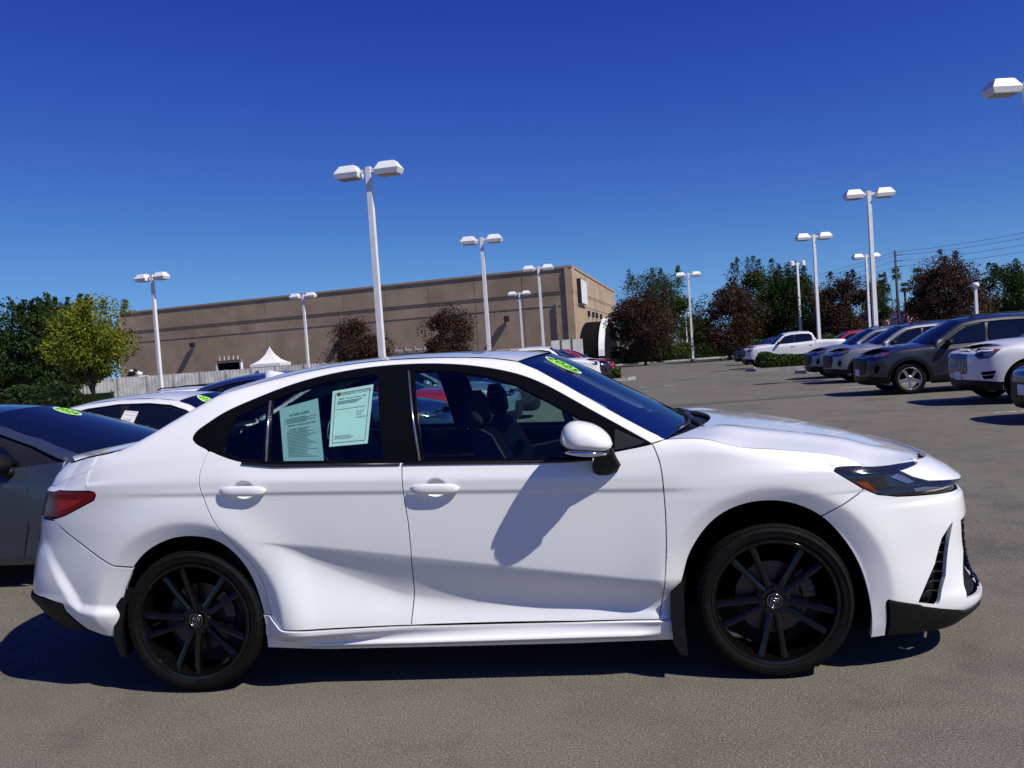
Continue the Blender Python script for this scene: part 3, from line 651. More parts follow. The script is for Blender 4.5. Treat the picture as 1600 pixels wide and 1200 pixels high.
    for zz, x0, x1, y0, y1 in ((1.026, 1.885, 1.950, .93, 1.03), (.985, 1.868, 1.960, .90, 1.00), (.945, 1.856, 1.978, .885, .965), (.915, 1.860, 1.962, .885, .938), (.902, 1.880, 1.930, .885, .918)):
        cx, cy, rx, ry = (x0+x1)/2, (y0+y1)/2, (x1-x0)/2, (y1-y0)/2
        for k in range(n):
            t = 2*math.pi*k/n; c, s_ = math.cos(t), math.sin(t); V.append((cx+rx*abs(c)**.6*np.sign(c), sg*(cy+ry*abs(s_)**.6*np.sign(s_)), zz))
    st.add(V, [(i*n+k, i*n+(k+1) % n, (i+1)*n+(k+1) % n, (i+1)*n+k) for i in range(4) for k in range(n)]+[tuple(range(n)), tuple(range(4*n, 5*n))]); st.build('mirror_stem', M['plastic'], mr, smooth=True)
    sail = panel('mirror_sail', HS, sg, [(1.962,1.090),(2.085,1.030),(2.04,1.016),(1.955,1.006),(1.957,1.03)], M['trim'], hero, off=.003, gap=0)
    # wheels
    make_wheel(hero, 2.585, sg*.795, .327, sg, .327, .262, .225, 'twin', M['rim_black'], rot=-23, steer=R(0))
    make_wheel(hero, .010, sg*.790, .327, sg, .327, .262, .225, 'twin', M['rim_black'], rot=40)
    # seats
    for sx, wide in ((1.52, .50), (.62, .62)):
        s_ = empty('seat'); s_.parent = hero
        b = MB(); V = []; K = 16
        for (cx, cz, hw, ht) in ((sx-.02, .52, wide*.46, .09), (sx-.07, .70, wide*.48, .10), (sx-.14, .90, wide*.46, .085), (sx-.20, 1.06, wide*.38, .06), (sx-.215, 1.09, wide*.25, .03)):
            for j in range(K):
                t = 2*math.pi*j/K; c, sn = math.cos(t), math.sin(t); V.append((cx+ht*abs(c)**.6*np.sign(c), sg*.37+hw*abs(sn)**.6*np.sign(sn), cz))
        b.add(V, [(i*K+j, i*K+(j+1) % K, (i+1)*K+(j+1) % K, (i+1)*K+j) for i in range(4) for j in range(K)]+[tuple(range(4*K, 5*K))])
        b.build('backrest', M['seat'], s_, smooth=True)
        c = MB(); c.box((sx+.20, sg*.37, .48), (.52, wide*.92, .14)); bevel(c.build('cushion', M['seat'], s_), .04, 3)
        h = MB(); V = []
        for (cx, cz, hw, ht) in ((sx-.215, 1.10, .10, .035), (sx-.215, 1.13, .125, .05), (sx-.225, 1.22, .12, .05), (sx-.235, 1.27, .085, .03)):
            for j in range(K):
                t = 2*math.pi*j/K; cc, sn = math.cos(t), math.sin(t); V.append((cx+ht*abs(cc)**.6*np.sign(cc), sg*.37+hw*abs(sn)**.6*np.sign(sn), cz))
        h.add(V, [(i*K+j, i*K+(j+1) % K, (i+1)*K+(j+1) % K, (i+1)*K+j) for i in range(3) for j in range(K)]+[tuple(range(K))[::-1], tuple(range(3*K, 4*K))])
        h.build('headrest', M['seat'], s_, smooth=True)
# top sheets
ce = lambda pts: [(x, 0.0, z) for x, z in pts]
roofE = edge(RAIL); bl = edge(BLN); ws = edge(WSN[::-1]); hd = edge(HOODL[1:]+[(3.06,.871),(3.154,.867),(3.250,.860)])+np.array([0,.006,-.001]); tk = edge(TRK)
ROOFC = [(1.640,1.432),(1.45,1.455),(1.2,1.468),(.95,1.471),(.7,1.464),(.45,1.446),(.2,1.408),(.02,1.370)]
crown('roof', roofE, ce(ROOFC), M['white'], hero, 50, 50, 2.6)
crown('headliner', roofE, ce(ROOFC), M['headliner'], hero, 20, 20, 2.6, off=-.035, flange=0, tmax=.97)
def sub(E, C, i0, i1, t):
    return E
SR = [(1.36,1.4645),(1.2,1.4712),(1.0,1.4735),(.80,1.471),(.66,1.4655)]
crown('sunroof', [(x-.02, -.44, z-.012) for x, z in SR], ce(SR), M['glass_dark'], hero, 20, 20, 2.6, off=-.0015, flange=.004)
crown('sunroof_shade', [(x-.02, -.44, z-.012) for x, z in SR], ce(SR), M['void'], hero, 10, 10, 2.6, off=-.006, flange=0)
WSC = ce([(1.655,1.428),(1.80,1.362),(1.98,1.262),(2.16,1.160),(2.33,1.062)]); crown('windshield', ws, WSC, M['glass_ws'], hero, 40, 40, 2.2, off=-.003, flange=0)
crown('windshield_band', [tuple(ws[0]+(ws[1]-ws[0])*k*.10) for k in (0, .5, 1)], ce([(1.655,1.428),(1.663,1.4245),(1.671,1.421)]), M['gloss_black'], hero, 4, 40, 2.2, off=-.006, flange=0)
crown('rear_window', bl, ce([(.02,1.368),(-.12,1.300),(-.27,1.220),(-.42,1.142),(-.50,1.103)]), M['glass_dark'], hero, 30, 30, 2.2, off=-.003, flange=0)
def ridge(s, t):
    a = np.abs(t); return .010*np.exp(-((a-.66)/.10)**2)*sstep(0, .12, s)*(1-sstep(.7, 1, s))
crown('hood', hd, ce([(2.445,1.052),(2.55,1.043),(2.70,1.024),(2.85,.997),(3.0,.966),(3.13,.932),(3.25,.893),(3.34,.862),(3.405,.836)]), M['white'], hero, 70, 70, 2.5, bump=ridge)
cw = [tuple(ws[-1]+np.array([-.02, .0, -.02])), tuple(ws[-1]*.5+hd[0]*.5+np.array([0, 0, -.02])), tuple(hd[0]+np.array([.03, .03, -.03]))]
crown('cowl', cw, ce([(2.28,1.055),(2.38,1.032),(2.50,1.022)]), M['plastic'], hero, 8, 30, 2.2, flange=.02)
wp = MB()
wp.tube([(2.245,-.60,1.045),(2.30,-.50,1.062),(2.33,-.30,1.072),(2.335,.05,1.078)], .010, 6); wp.tube([(2.30,.0,1.062),(2.36,.25,1.05),(2.33,.45,1.055),(2.22,.62,1.045)], .010, 6)
wp.tube([(2.37,-.52,1.035),(2.34,-.44,1.058),(2.318,-.38,1.068)], .014, 6)
wp.build('wiper', M['trim'], hero, smooth=True)
tE = edge(TRK[:1])[0]
crown('trunk_lid', [tuple(q) for q in edge([(-.319,1.123),(-.42,1.106),(-.53,1.090),(-.64,1.066)])], ce([(-.50,1.103),(-.62,1.086),(-.75,1.066),(-.86,1.050)]), M['white'], hero, 16, 40, 2.6)
spn = MB(); V = []; n = 41
for k in range(n):
    t = -1+2*k/(n-1); y = .70*t; xb = -.89+.265*t*t; zt = 1.062+.030*t*t-.012*abs(t)**8; xa = xb+.17
    V += [(xa+.02, y, zt-.012), (xa-.03, y, zt+.004), (xb+.05, y, zt+.008), (xb, y, zt+.002), (xb+.004, y, zt-.008), (xb+.05, y, zt-.030)]
spn.add(V, [(k*6+j, k*6+(j+1) % 6, (k+1)*6+(j+1) % 6, (k+1)*6+j) for k in range(n-1) for j in range(6)]+[tuple(range(6))[::-1], tuple(range((n-1)*6, n*6))])
so = spn.build('spoiler', M['white'], hero, smooth=True); so.modifiers.new('es', 'EDGE_SPLIT').split_angle = R(40)
panel('trunk_face', HS, -1, [(-.330,1.114),(-.432,1.080),(-.455,1.050),(-.488,1.026),(-.56,1.004),(-.635,.986),(-.69,.962),R_(.60,.952),R_(0,.952),R_(0,1.045),R_(.60,1.056),(-.64,1.062),(-.53,1.086),(-.42,1.102)], M['white'], hero)
panel('trunk_face', HS, 1, [(-.330,1.114),(-.432,1.080),(-.455,1.050),(-.488,1.026),(-.56,1.004),(-.635,.986),(-.69,.962),R_(.60,.952),R_(0,.952),R_(0,1.045),R_(.60,1.056),(-.64,1.062),(-.53,1.086),(-.42,1.102)], M['white'], hero)
for sg in (-1, 1): panel('trunk_face', HS, sg, [R_(.59,.93),R_(0,.93),R_(0,.815),R_(.50,.825)], M['tail_red'], hero, off=-.002)
# shark-fin aerial
fn = MB(); V = []
for x, hw, zt in ((.225, .004, .002), (.19, .016, .012), (.15, .020, .030), (.11, .018, .048), (.085, .010, .054), (.078, .004, .030)):
    zb_ = float(np.interp(x, [.02, .2, .45], [1.370, 1.408, 1.446]))-.006
    V += [(x, -hw*1.4, zb_), (x, -hw*.6, zb_+zt*.7), (x, 0, zb_+zt+.006), (x, hw*.6, zb_+zt*.7), (x, hw*1.4, zb_)]
fn.add(V, [(k*5+j, k*5+j+1, (k+1)*5+j+1, (k+1)*5+j) for k in range(5) for j in range(4)]+[tuple(range(25, 30))]); fn.build('aerial', M['white'], hero, smooth=True)
# floor pan, bulkheads, dashboard, steering wheel
ub = MB(); ub.box((1.30, 0, .235), (1.82, 1.62, .06)); ub.box((2.60, 0, .25), (1.0, .98, .08)); ub.box((-.28, 0, .30), (.9, .98, .08)); ub.box((3.2, 0, .17), (.40, 1.25, .03)); ub.box((-.62, 0, .33), (.46, 1.36, .05)); ub.box((3.09, 0, .185), (.30, 1.52, .06)); ub.box((3.33, 0, .18), (.22, 1.22, .06))  # front and rear boxes added to stop sun leaking in under the bumpers
ub.box((2.20, 0, .62), (.05, 1.62, .72)); ub.box((-.02, 0, .70), (.05, 1.0, .75)); ub.box((3.25, 0, .45), (.05, 1.3, .5))
ub.build('underbody', M['void'], hero)
da = MB(); V = []; K = 15
for k in range(K):
    y = -.78+1.56*k/(K-1); u = 1-abs(k-(K-1)/2)/((K-1)/2); V += [(2.30, y, .97), (2.12, y, 1.005+.01*u), (1.93, y, .985), (1.88, y, .93), (1.92, y, .75), (1.98, y, .55)]
da.add(V, [(k*6+j, k*6+j+1, (k+1)*6+j+1, (k+1)*6+j) for k in range(K-1) for j in range(5)]); da.build('dashboard', M['dark'], hero, smooth=True)
stw = MB(); pts = []
for k in range(33):
    t = 2*math.pi*k/32; pts.append((1.74-.07*math.sin(t)*.9, .37+.185*math.cos(t), .93+.17*math.sin(t)))
stw.tube(pts, .015, 8, False); stw.tube([(1.72, .20, .93), (1.77, .37, .92), (1.72, .54, .93)], .02, 6); stw.tube([(1.77, .37, .92), (1.92, .37, .86)], .03, 8)
stw.build('steering_wheel', M['dark'], hero, smooth=True)
rs = MB(); rs.box((-.05, 0, .98), (.42, 1.24, .03)); rs.build('parcel_shelf', M['dark'], hero)
cn = MB(); cn.box((1.55, 0, .52), (.75, .22, .22)); bevel(cn.build('centre_console', M['dark'], hero), .03)
rv = MB(); rv.box((1.74, 0, 1.325), (.03, .24, .065)); bevel(rv.build('rear_view_mirror', M['dark'], hero), .012)
# number-plate bracket on the nose
pb = MB(); pb.box((3.585, -.05, .50), (.02, .34, .17)); bevel(pb.build('plate_bracket', M['plastic'], hero), .004)
# year sticker on the windshield
def sticker(parent, center, normal, right, w, h, txt, size):
    nrm = Vector(normal).normalized(); rt = Vector(right); rt = (rt-nrm*rt.dot(nrm)).normalized(); up = nrm.cross(rt)
    def ov(a, b, off): return [tuple(Vector(center)+rt*a*math.cos(t)+up*b*math.sin(t)+nrm*off) for t in np.linspace(0, 2*math.pi, 40, endpoint=False)]
    s = MB().add(ov(w/2, h/2, .003), [tuple(range(40))]).build('year_sticker', M['sticker_white'], parent)
    MB().add(ov(w*.465, h*.43, .0045), [tuple(range(40))]).build('sticker_face', M['lime'], s)
    V, F = text_mesh(txt, size); V = [tuple(Vector(center)+rt*v[0]+up*v[1]*1.05+nrm*.006) for v in V]
    MB().add(V, F).build('sticker_print', M['ink'], s)
sp_, sn_, sd_ = crown_pt(ws, WSC, .17, -.60)
sticker(hero, tuple(sp_), tuple(sn_), tuple(sd_*.93+np.array([0, -.30, 0])), .205, .13, '2025', .092)
# ------------------------------------------------------------------ ground, kerbs
def asphalt():
    m = principled('asphalt', (.1, .09, .08), rough=.88, spec=.25); n, l, b = nodes(m)
    tc = n.new("ShaderNodeTexCoord")
    def noise(sc, det=5, ro=.6):
        t = n.new("ShaderNodeTexNoise"); t.inputs["Scale"].default_value = sc; t.inputs["Detail"].default_value = det; t.inputs["Roughness"].default_value = ro
        l.new(tc.outputs["Object"], t.inputs["Vector"]); return t
    def ramp(src, stops):
        r = n.new("ShaderNodeValToRGB"); e = r.color_ramp.elements
        while len(e) < len(stops): e.new(.5)
        for q, (ps, c) in zip(e, stops): q.position = ps; q.color = (*c, 1)
        l.new(src, r.inputs[0]); return r.outputs[0]
    def mixc(mode, f, a, c):
        x = n.new("ShaderNodeMix"); x.data_type = 'RGBA'; x.blend_type = mode
        if isinstance(f, (int, float)): x.inputs[0].default_value = f
        else: l.new(f, x.inputs[0])
        for i, v in ((6, a), (7, c)):
            if isinstance(v, tuple): x.inputs[i].default_value = (*v, 1)
            else: l.new(v, x.inputs[i])
        return x.outputs[2]
    big = ramp(noise(.22, 5).outputs["Fac"], [(.3, (.116, .104, .084)), (.7, (.143, .129, .106))])
    mid = ramp(noise(2.2, 6, .65).outputs["Fac"], [(.25, (.80, .80, .80)), (.5, (1, 1, 1)), (.8, (1.12, 1.11, 1.09))])
    c = mixc('MULTIPLY', 1.0, big, mid)
    agg = ramp(noise(120, 4, .85).outputs["Fac"], [(.32, (.22, .22, .23)), (.5, (1, 1, 1)), (.64, (2.2, 2.15, 2.05))])
    c = mixc('MULTIPLY', 1.0, c, agg)
    v = n.new("ShaderNodeTexVoronoi"); v.inputs["Scale"].default_value = 55; l.new(tc.outputs["Object"], v.inputs["Vector"])
    spk = ramp(v.outputs["Distance"], [(.0, (1, 1, 1)), (.10, (1, 1, 1)), (.15, (0, 0, 0))])
    wn2 = n.new("ShaderNodeTexWhiteNoise"); l.new(v.outputs["Position"], wn2.inputs["Vector"])
    sel = ramp(wn2.outputs["Value"], [(.66, (0, 0, 0)), (.72, (1, 1, 1))])
    f = mixc('MULTIPLY', 1.0, spk, sel); c = mixc('MIX', f, c, (.42, .40, .36))
    # oil spots and darker tyre-worn patches
    sp = ramp(noise(.9, 2, .4).outputs["Fac"], [(.70, (1, 1, 1)), (.74, (.72, .72, .74))]); c = mixc('MULTIPLY', 1.0, c, sp)
    st = ramp(noise(.55, 4, .7).outputs["Fac"], [(.36, (.80, .80, .82)), (.46, (1, 1, 1))]); c = mixc('MULTIPLY', 1.0, c, st)
    l.new(c, b.inputs["Base Color"])
    bp = n.new("ShaderNodeBump"); bp.inputs["Strength"].default_value = .55; bp.inputs["Distance"].default_value = .006
    l.new(noise(120, 4, .85).outputs["Fac"], bp.inputs["Height"]); l.new(bp.outputs[0], b.inputs["Normal"])
    return m
M['asphalt'] = asphalt()
gx = np.concatenate([np.linspace(-600, -60, 14), np.linspace(-50, 60, 56), np.linspace(70, 600, 14)]); gy = np.concatenate([np.linspace(-120, -6, 6), np.linspace(-4, 120, 63), np.linspace(130, 1500, 20)])
GX, GY = np.meshgrid(gx, gy); V = np.stack([GX.ravel(), GY.ravel(), ground_z(GX, GY).ravel()], 1); nx = len(gx)
mesh('ground', V, [(j*nx+i, j*nx+i+1, (j+1)*nx+i+1, (j+1)*nx+i) for j in range(len(gy)-1) for i in range(nx-1)], M['asphalt'], kind='structure')
M['concrete'] = noise_col(principled('kerb_concrete', (.36, .34, .31), rough=.9), (.27, .255, .235), (.42, .40, .37), 3, bump=.3, bscale=40)
M['mulch'] = noise_col(principled('mulch', (.06, .045, .03), rough=1), (.035, .025, .018), (.11, .085, .055), 9, bump=.6)
M['stripe'] = noise_col(principled('worn_line_paint', (.5, .5, .48), rough=.85), (.14, .13, .12), (.55, .54, .52), 6, lo=.35, hi=.6)
def strip(name, pts, width, dz, mat, height=0.0, **kw):
    """a strip of ground or kerb along pts, following the grade"""
    P = densify([np.array(q, float) for q in pts], 3.0, False); t = np.gradient(P, axis=0); t /= np.linalg.norm(t, axis=1)[:, None]; nn = np.stack([-t[:, 1], t[:, 0]], 1)
    A = P+nn*width/2; B = P-nn*width/2; n = len(P); V = []
    for Q, dd in ((A, -.05), (A, dz+height), (B, dz+height), (B, -.05)): V += [(q[0], q[1], gz(q[0], q[1])+dd) for q in Q]
    F = [(r*n+i, r*n+i+1, (r+1)*n+i+1, (r+1)*n+i) for r in range(3) for i in range(n-1)]+[(0, n, 2*n, 3*n), (n-1, 2*n-1, 3*n-1, 4*n-1)[::-1]]
    return mesh(name, V, F, mat, smooth=False, kind='structure', **kw)
def island(name, poly, kerb=.15, h=.14, fill=None):
    P = np.array(poly, float); c = P.mean(0); D = densify(list(P), 1.0); I = inset(D, kerb); n = len(D)
    V = [(q[0], q[1], gz(*q)-.05) for q in D]+[(q[0], q[1], gz(*q)+h) for q in D]+[(q[0], q[1], gz(*q)+h) for q in I]+[(q[0], q[1], gz(*q)+h-.04) for q in I]
    F = [(r*n+i, r*n+(i+1) % n, (r+1)*n+(i+1) % n, (r+1)*n+i) for r in range(3) for i in range(n)]
    mesh(name, V, F, M['concrete'], smooth=False, kind='structure')
    mesh('planting_bed', [(q[0], q[1], gz(*q)+h-.04) for q in I]+[(c[0], c[1], gz(*c)+h-.02)], [(i, (i+1) % n, n) for i in range(n)], fill or M['mulch'], smooth=False, kind='structure')
island('kerb_island', [(8.6, 39.2), (16.5, 38.6), (16.6, 41.0), (8.9, 41.4), (8.3, 40.4)])
island('kerb_island', [(9.6, 32.6), (17, 32.2), (17, 34.0), (9.7, 34.2), (9.3, 33.4)])
island('kerb_island', [(-2.6, 37.6), (2.5, 37.9), (2.9, 39.0), (2.5, 40.0), (-2.6, 39.9)])
island('kerb_island', [(1.2, 86.0), (9.0, 90.5), (17.0, 96.5), (17.0, 101), (8, 97), (0.6, 92)], kerb=.3)
for q in ([(2.7, 28.6), (3.05, 29.0)], [(3.7, 29.2), (4.15, 29.6)], [(5.6, 42.5), (6.6, 42.6)]): strip('painted_line', q, .10, .004, M['stripe'])
for yy in (7.55, 10.55, 14.0, 20.6, 24.9, 28.9): strip('painted_line', [(8.0, yy), (12.6, yy)], .10, .004, M['stripe'])
for yy in (3.45, 6.2, 9.0, 11.8, 14.6): strip('painted_line', [(-5.2, yy), (-.4, yy)], .10, .004, M['stripe'])
strip('patch_seam', [(1.0, 16.4), (9.5, 18.6)], .5, .004, noise_col(principled('asphalt_patch', (.07, .065, .06), rough=.9), (.06, .055, .05), (.09, .082, .07), 8))
# ------------------------------------------------------------------ the other cars
def gen_side(sp):
    tail, nose = sp['tail'], sp['nose']; W = sp['w']; c = sp['clear']
    xg = np.arange(tail-.1, nose+.12, .03); zg = np.arange(.02, 2.15, .008); D = np.zeros((len(xg), len(zg)))
    bt = sorted(sp['belt']); zb_ = pchip([q[0] for q in bt], [q[1] for q in bt], xg); tp = sorted(sp['top']); zt = pchip([q[0] for q in tp], [q[1] for q in tp], xg)
    for i, x in enumerate(xg):
        b = zb_[i]; t = zt[i]
        k = float(sstep(.10, .26, t-b)); row = 0
        if k > 0:
            r = max(t-.03, b+.055); zz = [.02, c, c+.06, c+.25*(b-c), c+.5*(b-c), c+.78*(b-c), b-.06, b, b+.04, r, r+.014, r+.026, r+.034, r+.3]
            e = -.045-sp['lean']*(r-b-.04); row = row+k*pchip(zz, [-.15, -.07, -.04, -.03, -.012, 0, -.004, -.028, -.045, e, e-.022, e-.06, e-.13, e-.5], zg)
        if k < 1:
            b1 = min(b, t-.07) if t-b < .16 else t-.07; zz = [.02, c, c+.06, c+.3*(b1-c), c+.55*(b1-c), b1-.08, b1, b1+.03, b1+.05, b1+.062, b1+.07, b1+.4]; row = row+(1-k)*pchip(zz, [-.15, -.07, -.04, -.022, -.006, 0, -.014, -.034, -.062, -.10, -.15, -.6], zg)
        D[i] = row
    X, Z = np.meshgrid(xg, zg, indexing='ij')
    for cx in (0, sp['wb']):
        rr = np.hypot(X-cx, Z-sp['R']); ra = sp['R']+.12; D += .014*np.exp(-np.maximum(rr-ra, 0)**2/(2*.08**2))*(Z < 1.0)
    k = sp.get('round', 1.0)
    plan = [(tail, 0), (tail+.01, .4*W), (tail+.05*k, .68*W), (tail+.13*k, .86*W), (tail+.30*k, .955*W), (0, .99*W), (sp['wb']/2, W), (sp['wb'], .985*W), (nose-.62*k, .955*W), (nose-.38*k, .90*W), (nose-.20*k, .80*W), (nose-.085*k, .66*W), (nose-.03*k, .45*W), (nose-.006, .2*W), (nose, 0)]
    return Side(plan, D, xg, zg, sp['front'], sp['rear'], (nose-.75, nose-.12), (-tail-.7, -tail-.1))
def arc(cx, cz, r, a0, a1, n=16): return [(cx+r*math.cos(R(a0+(a1-a0)*k/n)), cz+r*math.sin(R(a0+(a1-a0)*k/n))) for k in range(n+1)]
def gen_car(sp, paint_, name, label, group, loc, rz, cat='car', roof=None, rim='five', rim_mat=None, cladding=False, sticker_txt=None, hi=False, lod=0, plate=False, sticker_far=False):
    S = gen_side(sp); root = empty(name, (0, 0, 0), 0, label, cat, group); P = M[paint_]; RP = M[roof] if roof else P
    wb, Rw, c = sp['wb'], sp['R'], sp['clear']; tail, nose = sp['tail'], sp['nose']; ra = Rw+.055
    tp = sorted(sp['top']); ix = {k: sp[k] for k in ('hood_x', 'ws_x', 'roof_x', 'rear_x')}   # hood front, ws base, ws top, roof rear, rear glass base
    q = dict(dx=.07, dz=.035, gap=0.0, flange=.012)
    if hi: q.update(dx=.04, dz=.018)
    def tops(a, b_): return [(x, z) for x, z in tp if a-1e-6 <= x <= b_+1e-6]
    def arch(cx):
        a = math.degrees(math.asin(max(-1, (c+.02-Rw)/ra))); return arc(cx, Rw, ra, a, 180-a)
    nz = sp['nose_z']; tz = sp['tail_z']
    bot = [('f', 0, c+.03), ('f', .7*sp['w'], c+.03), (nose-.5, c+.02)]+arch(wb)+[(wb-ra-.05, c), (ra+.05, c)]+arch(0)+[(tail+.35, c+.06), ('r', .6*sp['w'], c+.1), ('r', 0, c+.1)]
    outline = [('f', 0, nz), ('f', .45*sp['w'], nz)]+tops(sp['rear_x'], sp['hood_x'])[::-1]+[('r', .6*sp['w'], tz), ('r', 0, tz)]+bot[::-1]
    dlo = sp['dlo']; roofpoly = None
    for sg in (-1, 1):
        panel('body_side', S, sg, outline, P, root, holes=[dlo], **q)
        fr = panel('window_frame', S, sg, dlo, M['trim'], root, dx=.1, dz=.05, gap=-.004, off=-.03, flange=0)
        for g in sp['panes']: panel('window', S, sg, g, M['glass_bg'], root, dx=.09, dz=.05, gap=.002, off=-.006, flange=.006)
        if sp.get('pillar') and lod == 0:
            for g in sp['pillar']: panel('window_pillar', S, sg, g, M['gloss_black'], root, dx=.09, dz=.05, gap=0, off=-.004, flange=.01)
        h = panel('headlight', S, sg, sp['headlight'], M['lamp_dark'], root, dx=.05, dz=.03, gap=0, off=.004, flange=.01)
        if lod == 0:
            a_ = np.array([v for v in sp['headlight'] if not isinstance(v[0], str)]); cx_, cz_ = a_.mean(0)
            panel('lamp_lens', S, sg, [(cx_+(v[0]-cx_)*.55-.02, cz_+(v[1]-cz_)*.5) for v in a_], M['lamp_clear'], h, dx=.06, dz=.03, gap=0, off=.006, flange=0)
            if sp.get('amber'): panel('reflector', S, sg, sp['amber'], M['amber'], h, dx=.06, dz=.03, gap=0, off=.007, flange=0)
            panel('grille', S, sg, sp['grille'], M['plastic'], root, dx=.06, dz=.04, gap=0, off=.005, flange=.01)
            for g in sp.get('intakes', []): panel('air_intake', S, sg, g, M['void'], root, dx=.06, dz=.04, gap=0, off=.006, flange=.01)
            if sp.get('slats'):
                for w_ in sp['slats'][0]:
                    e = [S.p_of(('f', w_, z_)) for z_ in np.linspace(sp['slats'][1], sp['slats'][2], 5)]; e = S.pos(np.array([v[0] for v in e]), np.array([v[1] for v in e]), sg, .010); MB().tube(e, .007, 4).build('grille_slat', M['rim_silver'], root)
            for d in sp.get('doors', []):
                e = [S.p_of(v) for v in d]; e = S.pos(np.array([v[0] for v in e]), np.array([v[1] for v in e]), sg, -.001); MB().tube(e, .0045, 4).build('door_gap', M['void'], root)
            for hx, hz in sp.get('handles', []):
                e = [S.p_of((hx+dx_, hz)) for dx_ in (-.10, -.05, 0, .05, .10)]; e = S.pos(np.array([v[0] for v in e]), np.array([v[1] for v in e]), sg, .016); MB().tube(e, [.008, .014, .015, .014, .008], 8).build('door_handle', P, root, smooth=True)
            mx, mz = sp['mirror']; mw = float(S.xw(np.array([S.p_of((mx, mz))[0]]), np.array([mz]))[1][0]); mb = MB()
            V = []; nu, nv = 10, 12
            for i in range(nu+1):
                u = -1+2*i/nu; pr = math.sqrt(max(0, 1-abs(u)**2.5))
                for j in range(nv):
                    t = 2*math.pi*j/nv; V.append((mx+.09*u, sg*(mw+.13+.115*pr*math.cos(t)), mz+.03+.075*pr*math.sin(t)-.015*u))
            mb.add(V, [(i*nv+j, i*nv+(j+1) % nv, (i+1)*nv+(j+1) % nv, (i+1)*nv+j) for i in range(nu) for j in range(nv)]); mb.box((mx+.02, sg*(mw+.02), mz-.05), (.08, .12, .06))
            mb.build('mirror', M[sp.get('mirror_mat', 'plastic')] if not sp.get('mirror_body') else P, root, smooth=True)
        if cladding:
            for cx in (0, wb):
                a = math.degrees(math.asin((c+.05-Rw)/ra)); ring = arc(cx, Rw, ra-.004, a, 180-a)+arc(cx, Rw, ra+.065, 180-a, a)
                panel('arch_trim', S, sg, ring, M['plastic'], root, dx=.07, dz=.04, gap=0, off=.012, flange=.02)
            panel('sill_trim', S, sg, [(ra+.03, c-.02), (wb-ra-.03, c-.02), (wb-ra-.06, c+.16), (ra+.06, c+.16)], M['plastic'], root, dx=.1, dz=.05, gap=0, off=.010, flange=.02)
        panel('lower_bumper', S, sg, [(nose-.42, c+.02), (nose-.44, c+.16), ('f', .7*sp['w'], c+.20), ('f', 0, c+.20), ('f', 0, c-.01), ('f', .7*sp['w'], c-.01)], M['plastic'], root, dx=.07, dz=.04, gap=0, off=.008, flange=.02)
        for cx in (0, wb):
            make_wheel(root, cx, sg*(sp['w']-.135), Rw, sg, Rw, Rw*sp.get('rimf', .69), .235, rim, M[rim_mat or 'rim_silver'], hi=False, rot=17+40*(cx > 0), cap=False)
        wl_ = MB()
        for cx in (0, wb):
            V = []; n = 16
            for yy in (sp['w']-.06, sp['w']-.42):
                for k in range(n+1):
                    t = R(-15+k*210/n); V.append((cx+(ra+.02)*math.cos(t), sg*yy, Rw+(ra+.02)*math.sin(t)))
            V.append((cx, sg*(sp['w']-.42), Rw)); wh = MB().add(V, [(k, k+1, n+2+k, n+1+k) for k in range(n)]+[(n+1+k, n+2+k, 2*n+2) for k in range(n)]); wh.build('wheel_housing', M['void'], root)
    def E(a, b_):
        e = [S.p_of(v) for v in tops(a, b_)[::-1]]; return S.pos(np.array([v[0] for v in e]), np.array([v[1] for v in e]), -1)
    def cr(nm, a, b_, cen, mat, **k):
        ee = E(a, b_)
        if cen[0][0] < cen[-1][0]: ee = ee[::-1]
        if len(tops(a, b_)) >= 2: crown(nm, ee, [(x, 0, z) for x, z in cen], mat, root, 14, 20, k.pop('power', 2.4), flange=.012, **k)
    cr('hood', sp['ws_x'], sp['hood_x'], sp['hood_c'], P)
    cr('windshield', sp['roof_x'], sp['ws_x'], sp['ws_c'], M['glass_bg'], off=-.002)
    cr('roof', sp['back_x'], sp['roof_x'], sp['roof_c'], RP)
    cr('rear_window', sp['rear_x'], sp['back_x'], sp['rear_c'], M['glass_bg'], off=-.002)
    if sp.get('deck_c'): cr('trunk_lid', tail+.02, sp['rear_x'], sp['deck_c'], P)
    u = MB(); u.box(((wb)/2, 0, c+.06), (wb+1.0, sp['w']*1.1, .06)); u.box((wb/2, 0, c+.08), (wb-2*ra-.04, sp['w']*1.78, .08)); u.box(((sp['ws_x']+sp['back_x'])/2, 0, c+.3), (abs(sp['ws_x']-sp['back_x'])*.9, sp['w']*1.2, .5)); u.build('underbody', M['void'], root)
    if sp.get('rails'):
        for sg in (-1, 1):
            r = MB(); r.tube([(x, sg*y, z) for x, y, z in sp['rails']], .018, 6); r.build('roof_rail', M['plastic'], root, smooth=True)
    if sp.get('bed'):
        b0, b1, bz = sp['bed']; b = MB(); b.box(((b0+b1)/2, 0, bz-.35), (b1-b0, sp['w']*1.6, .04)); b.build('cargo_bed', M['plastic'], root)
    if plate:
        b = MB(); b.box((nose+.012, 0, c+.27), (.02, .31, .155)); bevel(b.build('number_plate', M['sticker_white'], root), .004)
    if sticker_txt:
        e = E(sp['roof_x'], sp['ws_x']); i = len(e)-1; a = e[i]*.80+e[0]*.20; cc = np.array(sp['ws_c'][0])*.20 if False else None
        wc0 = np.array([sp['ws_c'][0][0], 0, sp['ws_c'][0][1]]); wc1 = np.array([sp['ws_c'][-1][0], 0, sp['ws_c'][-1][1]])
        f = .83; pe = e[0]*(1-f)+e[-1]*f; pc = wc0*f+wc1*(1-f); t = .22 if sticker_far else .58; pt = pc+(pe-pc)*np.array([t*t, t, t**2.4])
        if sticker_far: pt = pt*np.array([1, -1, 1])
